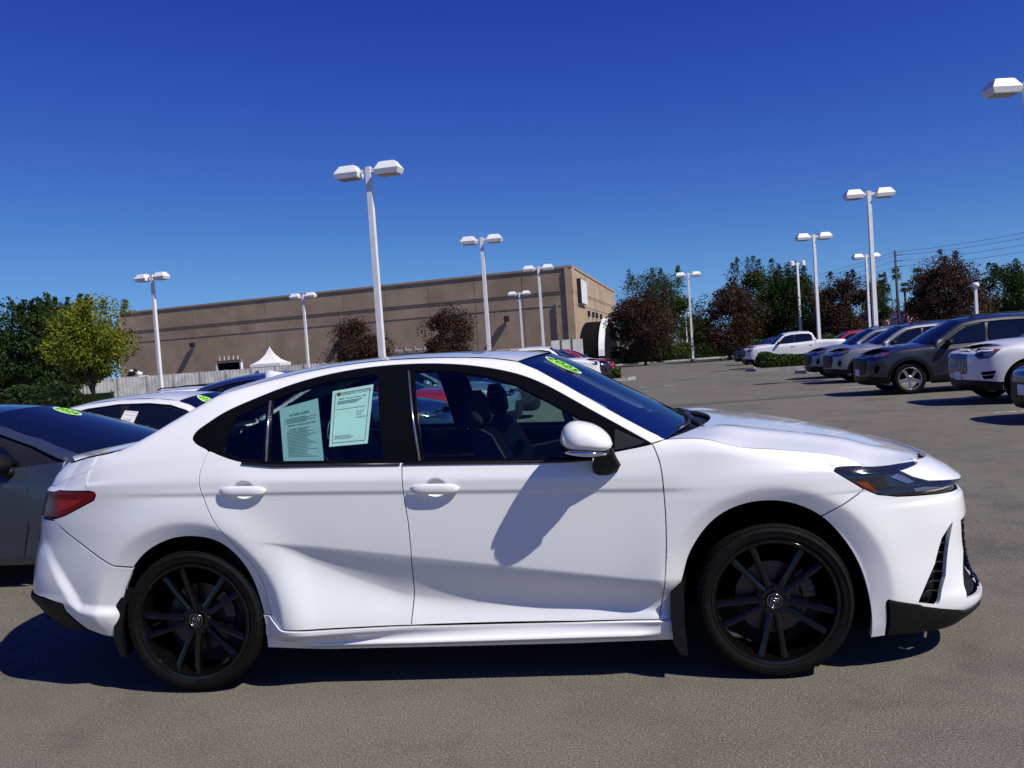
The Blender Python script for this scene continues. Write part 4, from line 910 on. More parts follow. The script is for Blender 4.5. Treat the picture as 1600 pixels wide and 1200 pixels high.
        u_ = (e[0]-e[-1]); u_ /= np.linalg.norm(u_); nrm = np.cross(u_, np.array([0, 1, 0])); nrm = nrm if nrm[2] > 0 else -nrm; nrm = nrm+np.array([0, -.06 if sticker_far else -.2, 0]); nrm /= np.linalg.norm(nrm)
        sticker(root, tuple(pt+nrm*.006), nrm, tuple(u_), .25, .14, sticker_txt, .10)
    root.location = loc; root.rotation_euler = (0, 0, rz)
    return root
m = bpy.data.materials.new('car_glass'); m.use_nodes = True; M['glass_bg'] = principled('car_glass_dark', (.004, .006, .009), rough=.02, spec=.9)
SEDAN = dict(wb=2.60, R=.325, w=.90, clear=.19, tail=-.95, nose=3.50, lean=.62,
    belt=[(-1, .88), (-.3, .96), (.4, .98), (1.7, .94), (2.2, .94), (2.9, .84), (3.5, .74)],
    top=[(3.42, .74), (3.30, .80), (3.1, .845), (2.8, .89), (2.5, .925), (2.2, .965), (2.05, 1.04), (1.85, 1.15), (1.6, 1.285), (1.45, 1.345), (1.2, 1.385), (.8, 1.40), (.4, 1.37), (.05, 1.30), (-.2, 1.18), (-.42, 1.075), (-.6, 1.04), (-.8, 1.01)],
    hood_x=3.42, ws_x=2.2, roof_x=1.45, back_x=.05, rear_x=-.42, nose_z=.73, tail_z=1.0,
    hood_c=[(2.36, 1.0), (2.7, .97), (3.05, .91), (3.35, .82), (3.46, .75)], ws_c=[(1.55, 1.40), (1.85, 1.26), (2.12, 1.12), (2.36, 1.0)],
    roof_c=[(1.55, 1.40), (1.2, 1.435), (.8, 1.44), (.3, 1.40), (-.05, 1.33)], rear_c=[(-.05, 1.33), (-.3, 1.21), (-.58, 1.07)], deck_c=[(-.58, 1.07), (-.75, 1.055), (-.92, 1.03)],
    front=([.1, .2, .3, .5, .68, .74, .9, 1.1], [-.05, .03, .03, 0, -.01, -.05, -.3, -.5]), rear=([.1, .3, .5, .8, 1.0, 1.3], [.12, .03, 0, .02, .08, .25]),
    dlo=[(1.98, 1.01), (1.80, 1.13), (1.58, 1.245), (1.40, 1.31), (1.15, 1.345), (.8, 1.355), (.45, 1.325), (.15, 1.255), (-.08, 1.14), (-.10, 1.10), (.1, 1.045), (.5, 1.015), (1.2, .985), (1.75, .975)],
    panes=[[(1.86, 1.02), (1.72, 1.13), (1.55, 1.225), (1.38, 1.288), (1.15, 1.325), (.93, 1.333), (.98, 1.01), (1.75, .992)], [(.84, 1.333), (.6, 1.322), (.36, 1.29), (.30, 1.05), (.9, 1.015)], [(.30, 1.272), (.12, 1.215), (-.03, 1.13), (.1, 1.06), (.24, 1.052)]],
    headlight=[(3.02, .80), (3.12, .825), (3.33, .775), (3.40, .745), (3.38, .68), (3.2, .69), (3.08, .74)], amber=[(3.06, .765), (3.12, .765), (3.16, .715), (3.10, .735)],
    grille=[('f', 0, .56), ('f', .5, .56), ('f', .58, .30), ('f', 0, .28)], mirror=(1.80, 1.0), mirror_body=True,
    doors=[[(2.06, .99), (2.10, .8), (2.10, .5), (2.04, .26)], [(.95, 1.0), (.97, .6), (.93, .26)], [(.02, 1.06), (.0, .9), (.16, .7)]], handles=[(1.10, .86), (.22, .89)])
LIFT = dict(SEDAN, top=[(3.42, .74), (3.28, .81), (3.05, .875), (2.85, .92), (2.66, .955), (2.45, 1.035), (2.15, 1.155), (1.85, 1.265), (1.58, 1.345), (1.3, 1.385), (.9, 1.405), (.5, 1.385), (.1, 1.32), (-.2, 1.23), (-.5, 1.12), (-.65, 1.06), (-.8, 1.01)],
    belt=[(-1, .88), (-.3, .96), (.4, .97), (1.7, .925), (2.2, .90), (2.5, .86), (2.75, .82), (3.0, .79), (3.5, .70)], ws_x=2.66, roof_x=1.58, back_x=.1, rear_x=-.5,
    hood_c=[(2.80, .99), (3.0, .955), (3.2, .90), (3.36, .83), (3.46, .75)], ws_c=[(1.68, 1.40), (2.0, 1.285), (2.4, 1.14), (2.80, .99)],
    roof_c=[(1.68, 1.40), (1.3, 1.44), (.9, 1.45), (.4, 1.415), (.02, 1.35)], rear_c=[(.02, 1.35), (-.3, 1.25), (-.66, 1.08)], deck_c=[(-.66, 1.08), (-.78, 1.06), (-.92, 1.03)],
    dlo=[(2.46, .985), (2.15, 1.118), (1.85, 1.230), (1.58, 1.310), (1.3, 1.350), (.9, 1.370), (.5, 1.350), (.12, 1.285), (-.1, 1.17), (-.10, 1.10), (.1, 1.045), (.5, 1.015), (1.2, .985), (2.1, .96)],
    panes=[[(2.10, .985), (1.94, 1.12), (1.70, 1.215), (1.48, 1.28), (1.15, 1.325), (.93, 1.333), (.98, 1.01), (1.75, .982)], [(.84, 1.333), (.6, 1.322), (.36, 1.29), (.30, 1.05), (.9, 1.015)], [(.30, 1.272), (.12, 1.215), (-.03, 1.13), (.1, 1.06), (.24, 1.052)]],
    mirror=(2.02, .985), mirror_body=False, doors=[[(2.16, .965), (2.19, .8), (2.17, .5), (2.10, .26)], [(.95, 1.0), (.97, .6), (.93, .26)]])
SUV = dict(wb=2.69, R=.362, w=.925, clear=.25, tail=-.98, nose=3.58, lean=.40, round=.85,
    belt=[(-1, 1.10), (0, 1.08), (1.0, 1.04), (2.0, 1.01), (2.6, .99), (3.1, .94), (3.6, .86)],
    top=[(3.46, .93), (3.3, .975), (3.0, 1.03), (2.6, 1.065), (2.25, 1.09), (2.05, 1.20), (1.8, 1.36), (1.6, 1.48), (1.42, 1.555), (1.1, 1.605), (.6, 1.625), (0, 1.615), (-.45, 1.585), (-.62, 1.54), (-.74, 1.40), (-.86, 1.18)],
    hood_x=3.46, ws_x=2.25, roof_x=1.42, back_x=-.45, rear_x=-.86, nose_z=.90, tail_z=1.12,
    hood_c=[(2.36, 1.14), (2.7, 1.12), (3.05, 1.08), (3.35, 1.01), (3.52, .93)], ws_c=[(1.50, 1.61), (1.8, 1.46), (2.1, 1.29), (2.36, 1.14)],
    roof_c=[(1.50, 1.61), (1.1, 1.665), (.5, 1.685), (0, 1.675), (-.55, 1.64)], rear_c=[(-.55, 1.64), (-.75, 1.45), (-.92, 1.18)],
    front=([.1, .25, .4, .55, .80, .90, 1.05, 1.3], [-.08, 0, .03, .02, 0, -.04, -.3, -.5]), rear=([.1, .4, .7, 1.1, 1.4, 1.6], [.12, .02, 0, .03, .2, .4]),
    dlo=[(2.02, 1.10), (1.85, 1.22), (1.62, 1.375), (1.42, 1.475), (1.1, 1.525), (.6, 1.545), (0, 1.535), (-.40, 1.50), (-.58, 1.42), (-.45, 1.18), (.3, 1.11), (1.2, 1.075), (1.8, 1.06)],
    panes=[[(1.90, 1.115), (1.76, 1.23), (1.58, 1.35), (1.40, 1.445), (1.12, 1.495), (.98, 1.505), (1.03, 1.10), (1.8, 1.078)], [(.90, 1.51), (.5, 1.52), (.12, 1.51), (.06, 1.145), (.95, 1.105)], [(.03, 1.505), (-.36, 1.475), (-.50, 1.41), (-.40, 1.20), (-.03, 1.155)]],
    headlight=[(3.05, .985), (3.2, .985), (3.42, .925), (3.48, .90), (3.44, .83), (3.28, .85), (3.12, .915)], amber=[(3.07, .97), (3.14, .975), (3.20, .93), (3.14, .93)],
    grille=[('f', 0, .86), ('f', .55, .84), ('f', .62, .70), ('f', .5, .48), ('f', 0, .46)], mirror=(1.86, 1.09), intakes=[[(3.30, .66), (3.38, .70), (3.42, .56), (3.36, .50)]],
    doors=[[(2.12, 1.05), (2.17, .85), (2.15, .6), (2.08, .42)], [(.95, 1.08), (.98, .7), (.95, .42)], [(.06, 1.10), (.05, .9), (.20, .74)]], handles=[(1.12, .95), (.22, .98)],
    rails=[(1.25, .56, 1.635), (1.15, .56, 1.675), (.5, .57, 1.70), (-.3, .56, 1.685), (-.42, .56, 1.64)])
XSUV = dict(SUV, wb=2.95, R=.385, nose=3.82, w=.96, tail=-1.05, rimf=.74, round=.75,
    belt=[(-1, 1.14), (1.0, 1.10), (2.2, 1.05), (3.0, 1.03), (3.5, .98), (3.8, .92)],
    top=[(3.74, .985), (3.55, 1.02), (3.2, 1.06), (2.8, 1.085), (2.48, 1.11), (2.25, 1.22), (2.0, 1.38), (1.8, 1.50), (1.62, 1.585), (1.3, 1.64), (.6, 1.665), (0, 1.655), (-.5, 1.62), (-.68, 1.56), (-.8, 1.42), (-.92, 1.2)],
    hood_x=3.74, ws_x=2.48, roof_x=1.62, back_x=-.5, rear_x=-.92, nose_z=.96,
    hood_c=[(2.58, 1.165), (2.9, 1.155), (3.3, 1.125), (3.6, 1.07), (3.78, 1.0)], ws_c=[(1.70, 1.64), (2.0, 1.49), (2.3, 1.32), (2.58, 1.165)], roof_c=[(1.70, 1.64), (1.3, 1.70), (.6, 1.725), (0, 1.715), (-.6, 1.68)], rear_c=[(-.6, 1.68), (-.8, 1.48), (-.98, 1.2)],
    front=([.1, .25, .4, .55, .90, .96, 1.1, 1.3], [-.10, -.02, .02, .02, .01, -.02, -.3, -.5]),
    dlo=[(2.25, 1.13), (2.05, 1.25), (1.82, 1.40), (1.62, 1.505), (1.3, 1.56), (.6, 1.585), (0, 1.575), (-.45, 1.53), (-.62, 1.44), (-.5, 1.21), (.3, 1.15), (1.4, 1.11), (2.0, 1.09)],
    panes=[[(2.12, 1.145), (1.95, 1.26), (1.78, 1.38), (1.60, 1.475), (1.32, 1.53), (1.12, 1.54), (1.18, 1.135), (2.0, 1.11)], [(1.04, 1.545), (.6, 1.56), (.2, 1.55), (.12, 1.18), (1.1, 1.14)], [(.10, 1.545), (-.4, 1.505), (-.54, 1.43), (-.45, 1.23), (.03, 1.19)]],
    headlight=[(3.38, 1.0), (3.50, 1.01), (3.70, .955), (3.75, .92), (3.72, .83), (3.60, .84), (3.52, .90)], amber=[(3.38, .998), (3.46, 1.003), (3.52, .965), (3.46, .965)],
    grille=[('f', 0, .93), ('f', .40, .92), ('f', .42, .62), ('f', .36, .56), ('f', 0, .56)], intakes=[[(3.50, .62), (3.70, .60), (3.69, .545), (3.52, .56)], [(3.52, .545), (3.69, .53), (3.66, .47), (3.55, .48)]], slats=([.03, .09, .15, .21, .27, .33, .39], .58, .92), mirror=(2.08, 1.13), mirror_mat='plastic', mirror_body=True,
    doors=[[(2.36, 1.08), (2.42, .85), (2.40, .6), (2.32, .42)], [(1.10, 1.12), (1.14, .7), (1.10, .42)]], handles=[(1.28, .99), (.28, 1.02)], rails=None)
TRUCK = dict(wb=3.25, R=.395, w=.94, clear=.34, tail=-1.15, nose=4.15, lean=.34, round=.72,
    belt=[(-1.2, 1.22), (.5, 1.22), (1.2, 1.19), (2.6, 1.16), (3.2, 1.12), (4.1, 1.0)],
    top=[(4.02, 1.08), (3.85, 1.13), (3.5, 1.17), (3.1, 1.195), (2.72, 1.22), (2.55, 1.33), (2.35, 1.50), (2.2, 1.63), (2.05, 1.715), (1.75, 1.77), (1.2, 1.79), (.75, 1.77), (.60, 1.70), (.52, 1.50), (.46, 1.33), (.40, 1.31), (-.4, 1.31), (-1.12, 1.31)],
    hood_x=4.02, ws_x=2.72, roof_x=2.05, back_x=.75, rear_x=.46, nose_z=1.04, tail_z=1.28,
    hood_c=[(2.80, 1.27), (3.1, 1.265), (3.5, 1.24), (3.85, 1.18), (4.08, 1.09)], ws_c=[(2.12, 1.77), (2.35, 1.60), (2.6, 1.42), (2.80, 1.27)], roof_c=[(2.12, 1.77), (1.75, 1.83), (1.2, 1.85), (.68, 1.82)], rear_c=[(.68, 1.82), (.52, 1.55), (.44, 1.33)],
    front=([.1, .3, .5, .7, .95, 1.05, 1.2, 1.4], [-.12, -.03, .04, .02, .01, -.03, -.3, -.5]), rear=([.1, .5, .9, 1.3], [.1, .02, 0, .0]),
    dlo=[(2.50, 1.24), (2.38, 1.35), (2.22, 1.50), (2.08, 1.62), (1.75, 1.69), (1.2, 1.71), (.80, 1.69), (.66, 1.60), (.64, 1.30), (1.4, 1.255), (2.3, 1.22)],
    panes=[[(2.42, 1.25), (2.30, 1.36), (2.16, 1.49), (2.04, 1.59), (1.75, 1.66), (1.58, 1.675), (1.60, 1.265), (2.3, 1.24)], [(1.50, 1.68), (1.2, 1.685), (.84, 1.665), (.72, 1.59), (.70, 1.32), (1.53, 1.27)]],
    headlight=[(3.72, 1.06), (3.82, 1.09), (4.0, 1.04), (4.04, .98), (4.0, .90), (3.86, .93), (3.78, 1.0)], amber=[(3.74, 1.05), (3.80, 1.07), (3.84, 1.0), (3.79, 1.0)],
    grille=[('f', 0, 1.0), ('f', .55, .99), ('f', .58, .74), ('f', .45, .62), ('f', 0, .60)], mirror=(2.42, 1.27), bed=(-1.1, .42, 1.30),
    doors=[[(2.60, 1.19), (2.66, 1.0), (2.64, .7), (2.56, .52)], [(1.54, 1.25), (1.56, .8), (1.54, .52)], [(.56, 1.28), (.55, .9), (.60, .6)]], handles=[(1.70, 1.08), (.74, 1.10)])
def put(sp, paint_, name, label, group, nose_x, yc, face, dz=0.0, yaw=0.0, zs=1.0, **kw):
    """face +1 looks along +x, -1 along -x; nose_x is where the nose stands"""
    ox = nose_x-sp['nose'] if face > 0 else nose_x+sp['nose']
    o = gen_car(sp, paint_, name, label, group, (ox, yc, gz(ox+face*1.5, yc)+dz), (0 if face > 0 else math.pi)+yaw, **kw)
    o.scale.z = zs; return o
LR, RR = 'cars parked nose-out in the row behind the sedan', 'cars parked nose-out along the far side of the aisle'
put(LIFT, 'grey_blue', 'sedan_car', 'slate grey sedan with black roof and mirrors just behind the white sedan', LR, -.86, 2.02, 1, zs=.905, roof='black_paint', sticker_txt='2024', rim_mat='rim_black', hi=True, sticker_far=True)
put(SEDAN, 'white2', 'sedan_car', 'white sedan with a notice in its side window next to the grey car', LR, -.62, 4.95, 1, zs=.91, dz=-.03, sticker_txt='2022', hi=True)
put(SEDAN, 'navy', 'sedan_car', 'dark blue sedan seen through the white sedan\'s front window', LR, -.25, 7.75, 1)
put(SEDAN, 'red', 'sedan_car', 'bright red sedan seen through the white sedan\'s front side window', LR, -.15, 10.6, 1)
put(SEDAN, 'silver_blue', 'sedan_car', 'pale teal sedan nose seen through the front side window', LR, .02, 13.4, 1)
put(SEDAN, 'black_paint', 'sedan_car', 'black sedan nose beyond the pale teal one', LR, .15, 16.3, 1)
put(SUV, 'navy', 'suv_car', 'navy sport utility with roof rails showing above the white roofs', LR, -3.6, 18.6, 1, dz=-.30)
put(SUV, 'white2', 'suv_car', 'white sport utility with square side windows near the grey fence', LR, -5.6, 17.4, 1, dz=-.38, sticker_txt='2023')
put(TRUCK, 'white2', 'pickup_truck', 'white pickup with black arches facing the aisle beyond the windshield', LR, 1.35, 33.4, 1, cat='truck', cladding=True, rim_mat='rim_black')
put(SUV, 'black_paint', 'suv_car', 'black sport utility beside the white pickup', LR, 1.75, 36.0, 1, cladding=True)
put(SUV, 'red', 'suv_car', 'red sport utility at the end of the row by the kerb', LR, 1.95, 42.5, 1, cladding=True)
put(SEDAN, 'black_paint', 'sedan_car', 'black car with a number plate beside the large white sport utility', RR, 7.75, 8.85, -1, plate=True, hi=True)
put(XSUV, 'white2', 'suv_car', 'large white sport utility with upright framed grille', RR, 8.35, 12.95, -1, rim='ten', hi=True, plate=True)
put(SUV, 'charcoal', 'suv_car', 'charcoal sport utility with silver five-spoke wheels and black roof', RR, 7.62, 17.15, -1, roof='black_paint', cladding=True, hi=True, plate=True)
put(SUV, 'silver', 'suv_car', 'silver sport utility with black roof beside the charcoal one', RR, 8.38, 23.7, -1, roof='black_paint', cladding=True, sticker_txt='2023')
put(SUV, 'silver_blue', 'suv_car', 'blue-silver sport utility with roof rails next to the planted island', RR, 8.6, 27.6, -1, cladding=True, sticker_txt='2024')
put(TRUCK, 'white2', 'pickup_truck', 'white crew-cab pickup parked behind the low hedge', RR, 8.9, 45.2, -1, cat='truck', rim_mat='rim_black')
put(SUV, 'navy', 'suv_car', 'dark blue car with a roof tent just beyond the white crew-cab pickup', RR, 9.6, 54.5, -1, sticker_txt='2021')
put(SUV, 'red', 'suv_car', 'red sport utility showing behind the white pickup\'s cab', RR, 13.4, 50.2, -1, dz=.05)
put(SUV, 'black_paint', 'suv_car', 'black sport utility in the shade before the brown building', 'cars in the far lot', .9, 78.0, 1, yaw=R(-70), lod=1)
FARL = [('white2', SUV, 5.2, 118, 'white'), ('charcoal', SEDAN, 8.6, 119, 'charcoal'), ('silver', SUV, 12.0, 120, 'silver'), ('red', SEDAN, 15.4, 121, 'red'), ('white2', TRUCK, 19.0, 122, 'white'), ('navy', SUV, 22.6, 122, 'navy'), ('silver', SEDAN, 26.0, 123, 'silver'), ('white2', SEDAN, 29.4, 124, 'white')]
for i, (pc, sp_, x_, y_, cn_) in enumerate(FARL):
    kind_ = {id(SUV): 'sport utility', id(SEDAN): 'sedan', id(TRUCK): 'pickup'}[id(sp_)]
    gen_car(sp_, pc, 'parked_car', 'tiny %s %s in the far row beyond the hedges' % (cn_, kind_), 'cars in the far lot', (x_, y_, gz(x_, y_)), R(-100), lod=1)
# ------------------------------------------------------------------ lamp posts
M['lamp_white'] = noise_col(principled('white_powder_coat', (.78, .78, .78), rough=.45), (.70, .70, .70), (.80, .80, .80), 3)
M['lens'] = principled('lamp_lens', (.35, .33, .28), rough=.2)
def lamp_post(x, y, h, rz, label, globe=False, cyl=False):
    root = empty('street_lamp', (x, y, gz(x, y)), rz, label, 'street lamp', 'white parking-lot lamps'); hw = .095
    b = MB(); V = []
    for z, w in ((-.05, .10), (h-.55, .085), (h-.10, .085)): V += [(-w, -w, z), (w, -w, z), (w, w, z), (-w, w, z)]
    b.add(V, [(i*4+j, i*4+(j+1) % 4, (i+1)*4+(j+1) % 4, (i+1)*4+j) for i in range(2) for j in range(4)]+[(8, 9, 10, 11)]); b.build('pole', M['lamp_white'], root)
    bb = MB(); bb.box((0, 0, .12), (.5, .5, .3)); bevel(bb.build('base', M['concrete'], root), .02)
    if globe:
        MB().lathe([(h-.45, .04), (h-.30, .05), (h-.28, .24), (h-.10, .24), (h, .16), (h+.02, .01)], 16, 'z').build('lamp_head', M['lamp_white'], root, smooth=True); return root
    for s in (-1, 1):
        a = MB(); a.box((s*.20, 0, h-.24), (.30, .09, .11)); a.build('arm', M['lamp_white'], root)
        hd = MB()
        if cyl: hd.lathe([(h-.42, .20), (h-.40, .24), (h-.05, .24), (h, .20), (h+.01, .01)], 14, 'z', c=(s*.55, 0, 0))
        else:
            V = []
            for z, x0, x1, w in ((h-.44, .34, 1.06, .22), (h-.42, .32, 1.10, .26), (h-.26, .30, 1.16, .30), (h-.02, .44, 1.00, .16), (h, .48, .96, .13)):
                V += [(s*x0, -w, z), (s*x1, -w, z), (s*x1, w, z), (s*x0, w, z)]
            F = [(i*4+j, i*4+(j+1) % 4, (i+1)*4+(j+1) % 4, (i+1)*4+j) for i in range(4) for j in range(4)]+[(0, 1, 2, 3)[::-1], (16, 17, 18, 19)]
            hd.add(V, F if s > 0 else [f[::-1] for f in F])
        ho = hd.build('lamp_head', M['lamp_white'], root)
        if not cyl:
            l_ = MB(); l_.box((s*.72, 0, h-.452), (.62, .38, .03)); l_.build('lens', M['lens'], ho)
    return root
LAMPS = [(-5.86, 25.02, -8, 'white twin-head lamp rising behind the sedan roof, tallest over the building'), (-25.55, 47.01, -16, 'white twin-head lamp standing beside the yellow-green tree'), (-4.91, 44.43, -4, 'white twin-head lamp before the brown wall, right of the round maroon trees'), (-3.33, 62.75, -2, 'white twin-head lamp nearest the brown building corner'),
    (-23.61, 68.07, -10, 'white twin-head lamp just left of the two maroon trees, by the fence'), (-7.36, 86.81, -3, 'short-looking white twin-head lamp by the fence near the building corner'), (14.38, 39.80, 6, 'tall white twin-head lamp rising behind the silver sport utility cars'), (15.37, 56.31, 8, 'white twin-head lamp behind the white crew-cab pickup'),
    (23.61, 74.69, 10, 'white twin-head lamp just behind the tall one by the palms'), (9.12, 79.73, 4, 'white twin-head lamp between the two clumps of big trees'), (-43.90, 69.36, -16, 'white twin-head lamp half hidden in the yellow-green tree'), (13.94, 22.35, 10, 'white twin-head lamp behind the large white sport utility and the black car'), (16.34, 176.61, 4, 'distant white twin-head lamp under the tree canopy gap')]
for x, y, a, lb in LAMPS: lamp_post(x, y, 8.3, R(a), lb)
lamp_post(18.37, 77.03, 8.3, R(20), 'white lamp with two round drum heads above the trees', cyl=True)
lamp_post(26.18, 58.67, 4.4, 0, 'low white post lamp with one round head before the maroon tree', globe=True)
# ------------------------------------------------------------------ brown building
M['block'] = noise_col(principled('brown_block', (.30, .24, .19), rough=.95), (.33, .235, .155), (.47, .345, .235), .25, bump=.5, bscale=9, bdist=.05)
n_, l_, b_ = nodes(M['block'])
wv = n_.new("ShaderNodeTexWave"); wv.inputs["Scale"].default_value = 5.0; wv.inputs["Distortion"].default_value = .4; tcw = n_.new("ShaderNodeTexCoord"); l_.new(tcw.outputs["Object"], wv.inputs["Vector"])
bw_ = n_.new("ShaderNodeBump"); bw_.inputs["Strength"].default_value = .5; bw_.inputs["Distance"].default_value = .06; l_.new(wv.outputs["Fac"], bw_.inputs["Height"])
old = b_.inputs["Normal"].links[0].from_socket; l_.new(old, bw_.inputs["Normal"]); l_.new(bw_.outputs[0], b_.inputs["Normal"])
M['coping'] = principled('tan_coping', (.42, .30, .18), rough=.7)
M['groove'] = noise_col(principled('rough_course', (.2, .15, .11), rough=1), (.13, .10, .075), (.30, .23, .17), 2.5)
M['off_white'] = principled('canopy_white', (.72, .72, .70), rough=.6)
A = Vector((-3.08, 116.01, 0)); Bv = Vector((-80.5, 138.9, 0)); Cv = Vector((2.6, 186.0, 0)); GB = -1.9; HB = 13.75
bld = empty('retail_building', (A.x, A.y, GB), 0, 'long brown block building with a tan coping and an arched entrance', 'building')
def wall(p0, p1, th, name, z0, z1, mat, parent, proud=0.0, seg=1):
    d = (p1-p0); L = d.length; d.normalize(); nrm = Vector((d.y, -d.x, 0))
    if nrm.dot(CAM_POS-p0) < 0: nrm = -nrm
    o = Vector((A.x, A.y, GB)); m = MB(); V = []
    for q in (p0+nrm*proud, p1+nrm*proud, p1-nrm*th, p0-nrm*th): V.append((q.x-o.x, q.y-o.y, z0))
    V += [(v[0], v[1], z1) for v in V]; m.add(V, [(3, 2, 1, 0), (4, 5, 6, 7), (0, 1, 5, 4), (1, 2, 6, 5), (2, 3, 7, 6), (3, 0, 4, 7)])
    return m.build(name, mat, parent)
far = Bv+(Cv-A)
wall(A, Bv, 1.0, 'wall', 0, HB, M['block'], bld); wall(A+(Cv-A).normalized()*.0, Cv, 1.0, 'wall', 0, HB-.004, M['block'], bld, proud=-.004)
wall(Bv, far, 1.0, 'wall', 0, HB-.01, M['block'], bld); 
rf = MB().add([tuple(q-Vector((A.x, A.y, 0))+Vector((0, 0, HB-.8))) for q in (A, Bv, far, Cv)], [(0, 1, 2, 3)]); rf.build('roof', M['groove'], bld)
wall(A, Bv, .5, 'coping', HB, HB+.28, M['coping'], bld, proud=.12); wall(A, Cv, .5, 'coping', HB+.004, HB+.284, M['coping'], bld, proud=.12)
for z in (HB-3.4, HB-3.1, HB-5.0): wall(A, Bv, .1, 'rough_course', z, z+.10, M['groove'], bld, proud=.04); wall(A, Cv, .1, 'rough_course', z, z+.10, M['groove'], bld, proud=.03)
for t in (.09, .18, .27, .36, .45, .54, .63, .72, .81, .90): p0 = A+(Bv-A)*t; wall(p0, p0+(Bv-A).normalized()*.05, .1, 'wall_joint', 0, HB, M['groove'], bld, proud=.015)
for t in (.12, .45, .81):
    p0 = A+(Bv-A)*t; q = p0-Vector((A.x, A.y, 0)); lm = MB(); lm.box((q.x-.2, q.y-.5, HB-6.2), (.7, .7, .8)); bevel(lm.build('wall_lamp', M['trim'], bld), .08)
p0 = A+(Bv-A)*.03; wall(p0, p0+(Bv-A).normalized()*.25, .1, 'downpipe', 0, HB-4.6, M['groove'], bld, proud=.22)
u_ = (Cv-A).normalized(); q0 = A+u_*5.0; wall(q0, q0+u_*7.5, .3, 'sign_panel', HB-4.6, HB-1.3, M['off_white'], bld, proud=.5)
wall(q0-u_*.35, q0, .3, 'sign_edge', HB-4.7, HB-1.2, M['trim'], bld, proud=.55)
for t in (.23, .32, .40, .50): q0 = A+u_*70*t; wall(q0, q0+u_*.9, .3, 'wall_light', HB-6.3, HB-5.4, M['trim'], bld, proud=.35)
# arched entrance: solid coloured near-black for the porch's shaded inside, with white outer arch
n = 20; base = A+u_*2.0; nn_ = Vector((u_.y, -u_.x, 0))
def arch_pts(s0, s1, z0, hh, o_):
    out = []
    for k in range(n+1):
        t = math.pi*k/n; q = base+u_*(s0+(s1-s0)*.5*(1-math.cos(t)))+nn_*o_; out.append((q.x-A.x, q.y-A.y, z0+hh*math.sin(t)))
    return out
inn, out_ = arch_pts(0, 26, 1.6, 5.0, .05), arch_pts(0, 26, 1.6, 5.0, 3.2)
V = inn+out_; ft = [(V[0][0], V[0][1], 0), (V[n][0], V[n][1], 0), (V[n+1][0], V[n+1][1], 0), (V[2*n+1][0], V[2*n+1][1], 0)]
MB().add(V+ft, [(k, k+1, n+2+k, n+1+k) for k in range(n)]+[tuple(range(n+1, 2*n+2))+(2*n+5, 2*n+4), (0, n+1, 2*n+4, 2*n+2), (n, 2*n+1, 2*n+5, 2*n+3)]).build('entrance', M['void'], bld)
a_, b_2 = arch_pts(-.3, 26.3, 1.6, 5.5, 2.7), arch_pts(-.3, 26.3, 1.6, 5.5, 3.5); c_, d_2 = arch_pts(.0, 26, 1.6, 4.9, 2.7), arch_pts(.0, 26, 1.6, 4.9, 3.5); V = a_+b_2+c_+d_2; m_ = n+1
MB().add(V, [f_ for k in range(n) for f_ in ((k, k+1, m_+k+1, m_+k), (2*m_+k, 3*m_+k, 3*m_+k+1, 2*m_+k+1), (m_+k, m_+k+1, 3*m_+k+1, 3*m_+k), (k, 2*m_+k, 2*m_+k+1, k+1))]).build('entrance_arch', M['off_white'], bld)
# ------------------------------------------------------------------ grey fence of upright panels
M['fence'] = noise_col(principled('grey_fence', (.34, .34, .36), rough=.8), (.25, .25, .265), (.42, .42, .43), 1.2)
M['fence_white'] = noise_col(principled('white_gate', (.62, .61, .58), rough=.8), (.52, .51, .48), (.68, .67, .64), 1.5)
FP = [(-75, 38.0), (-45.5, 58.6), (-37.0, 66.3), (-28.0, 72.0), (-12.0, 79.0), (-4.2, 83.0)]
fence = empty('panel_fence', (-20, 75, gz(-20, 75)), 0, 'long grey corrugated panel fence in front of the brown building', 'fence'); fo = Vector(fence.location)
D_ = densify([np.array(q) for q in FP], 2.6, False)
for a, b in zip(D_[:-1], D_[1:]):
    d = np.array(b)-np.array(a); L = np.hypot(*d); d /= L; nr = np.array([d[1], -d[0]]); k = int(L/.13); V = []
    for i in range(k+1):
        s_ = min(L, i*L/k); o_ = .02 if i % 2 else -.02; q = np.array(a)+d*s_+nr*o_; g = gz(*q); V += [(q[0]-fo.x, q[1]-fo.y, g-fo.z-.1), (q[0]-fo.x, q[1]-fo.y, g-fo.z+2.42+random.uniform(-.01, .01))]
    MB().add(V, [(2*i, 2*i+2, 2*i+3, 2*i+1) for i in range(k)]).build('panel', M['fence'], fence)
    MB().box((a[0]-fo.x, a[1]-fo.y-.06, gz(*a)-fo.z+1.2), (.10, .10, 2.55)).build('post', M['fence'], fence)
gate = empty('white_gate', (-2.7, 83.3, gz(-2.7, 83.3)), R(4), 'white panel gate closing the end of the grey fence', 'gate')
for i in range(3): MB().box((-1.0+i*1.05, 0, 1.45), (1.0, .06, 2.9)).build('panel', M['fence_white'], gate); MB().box((-1.52+i*1.05, -.08, 1.5), (.09, .09, 3.1)).build('post', M['groove'], gate)
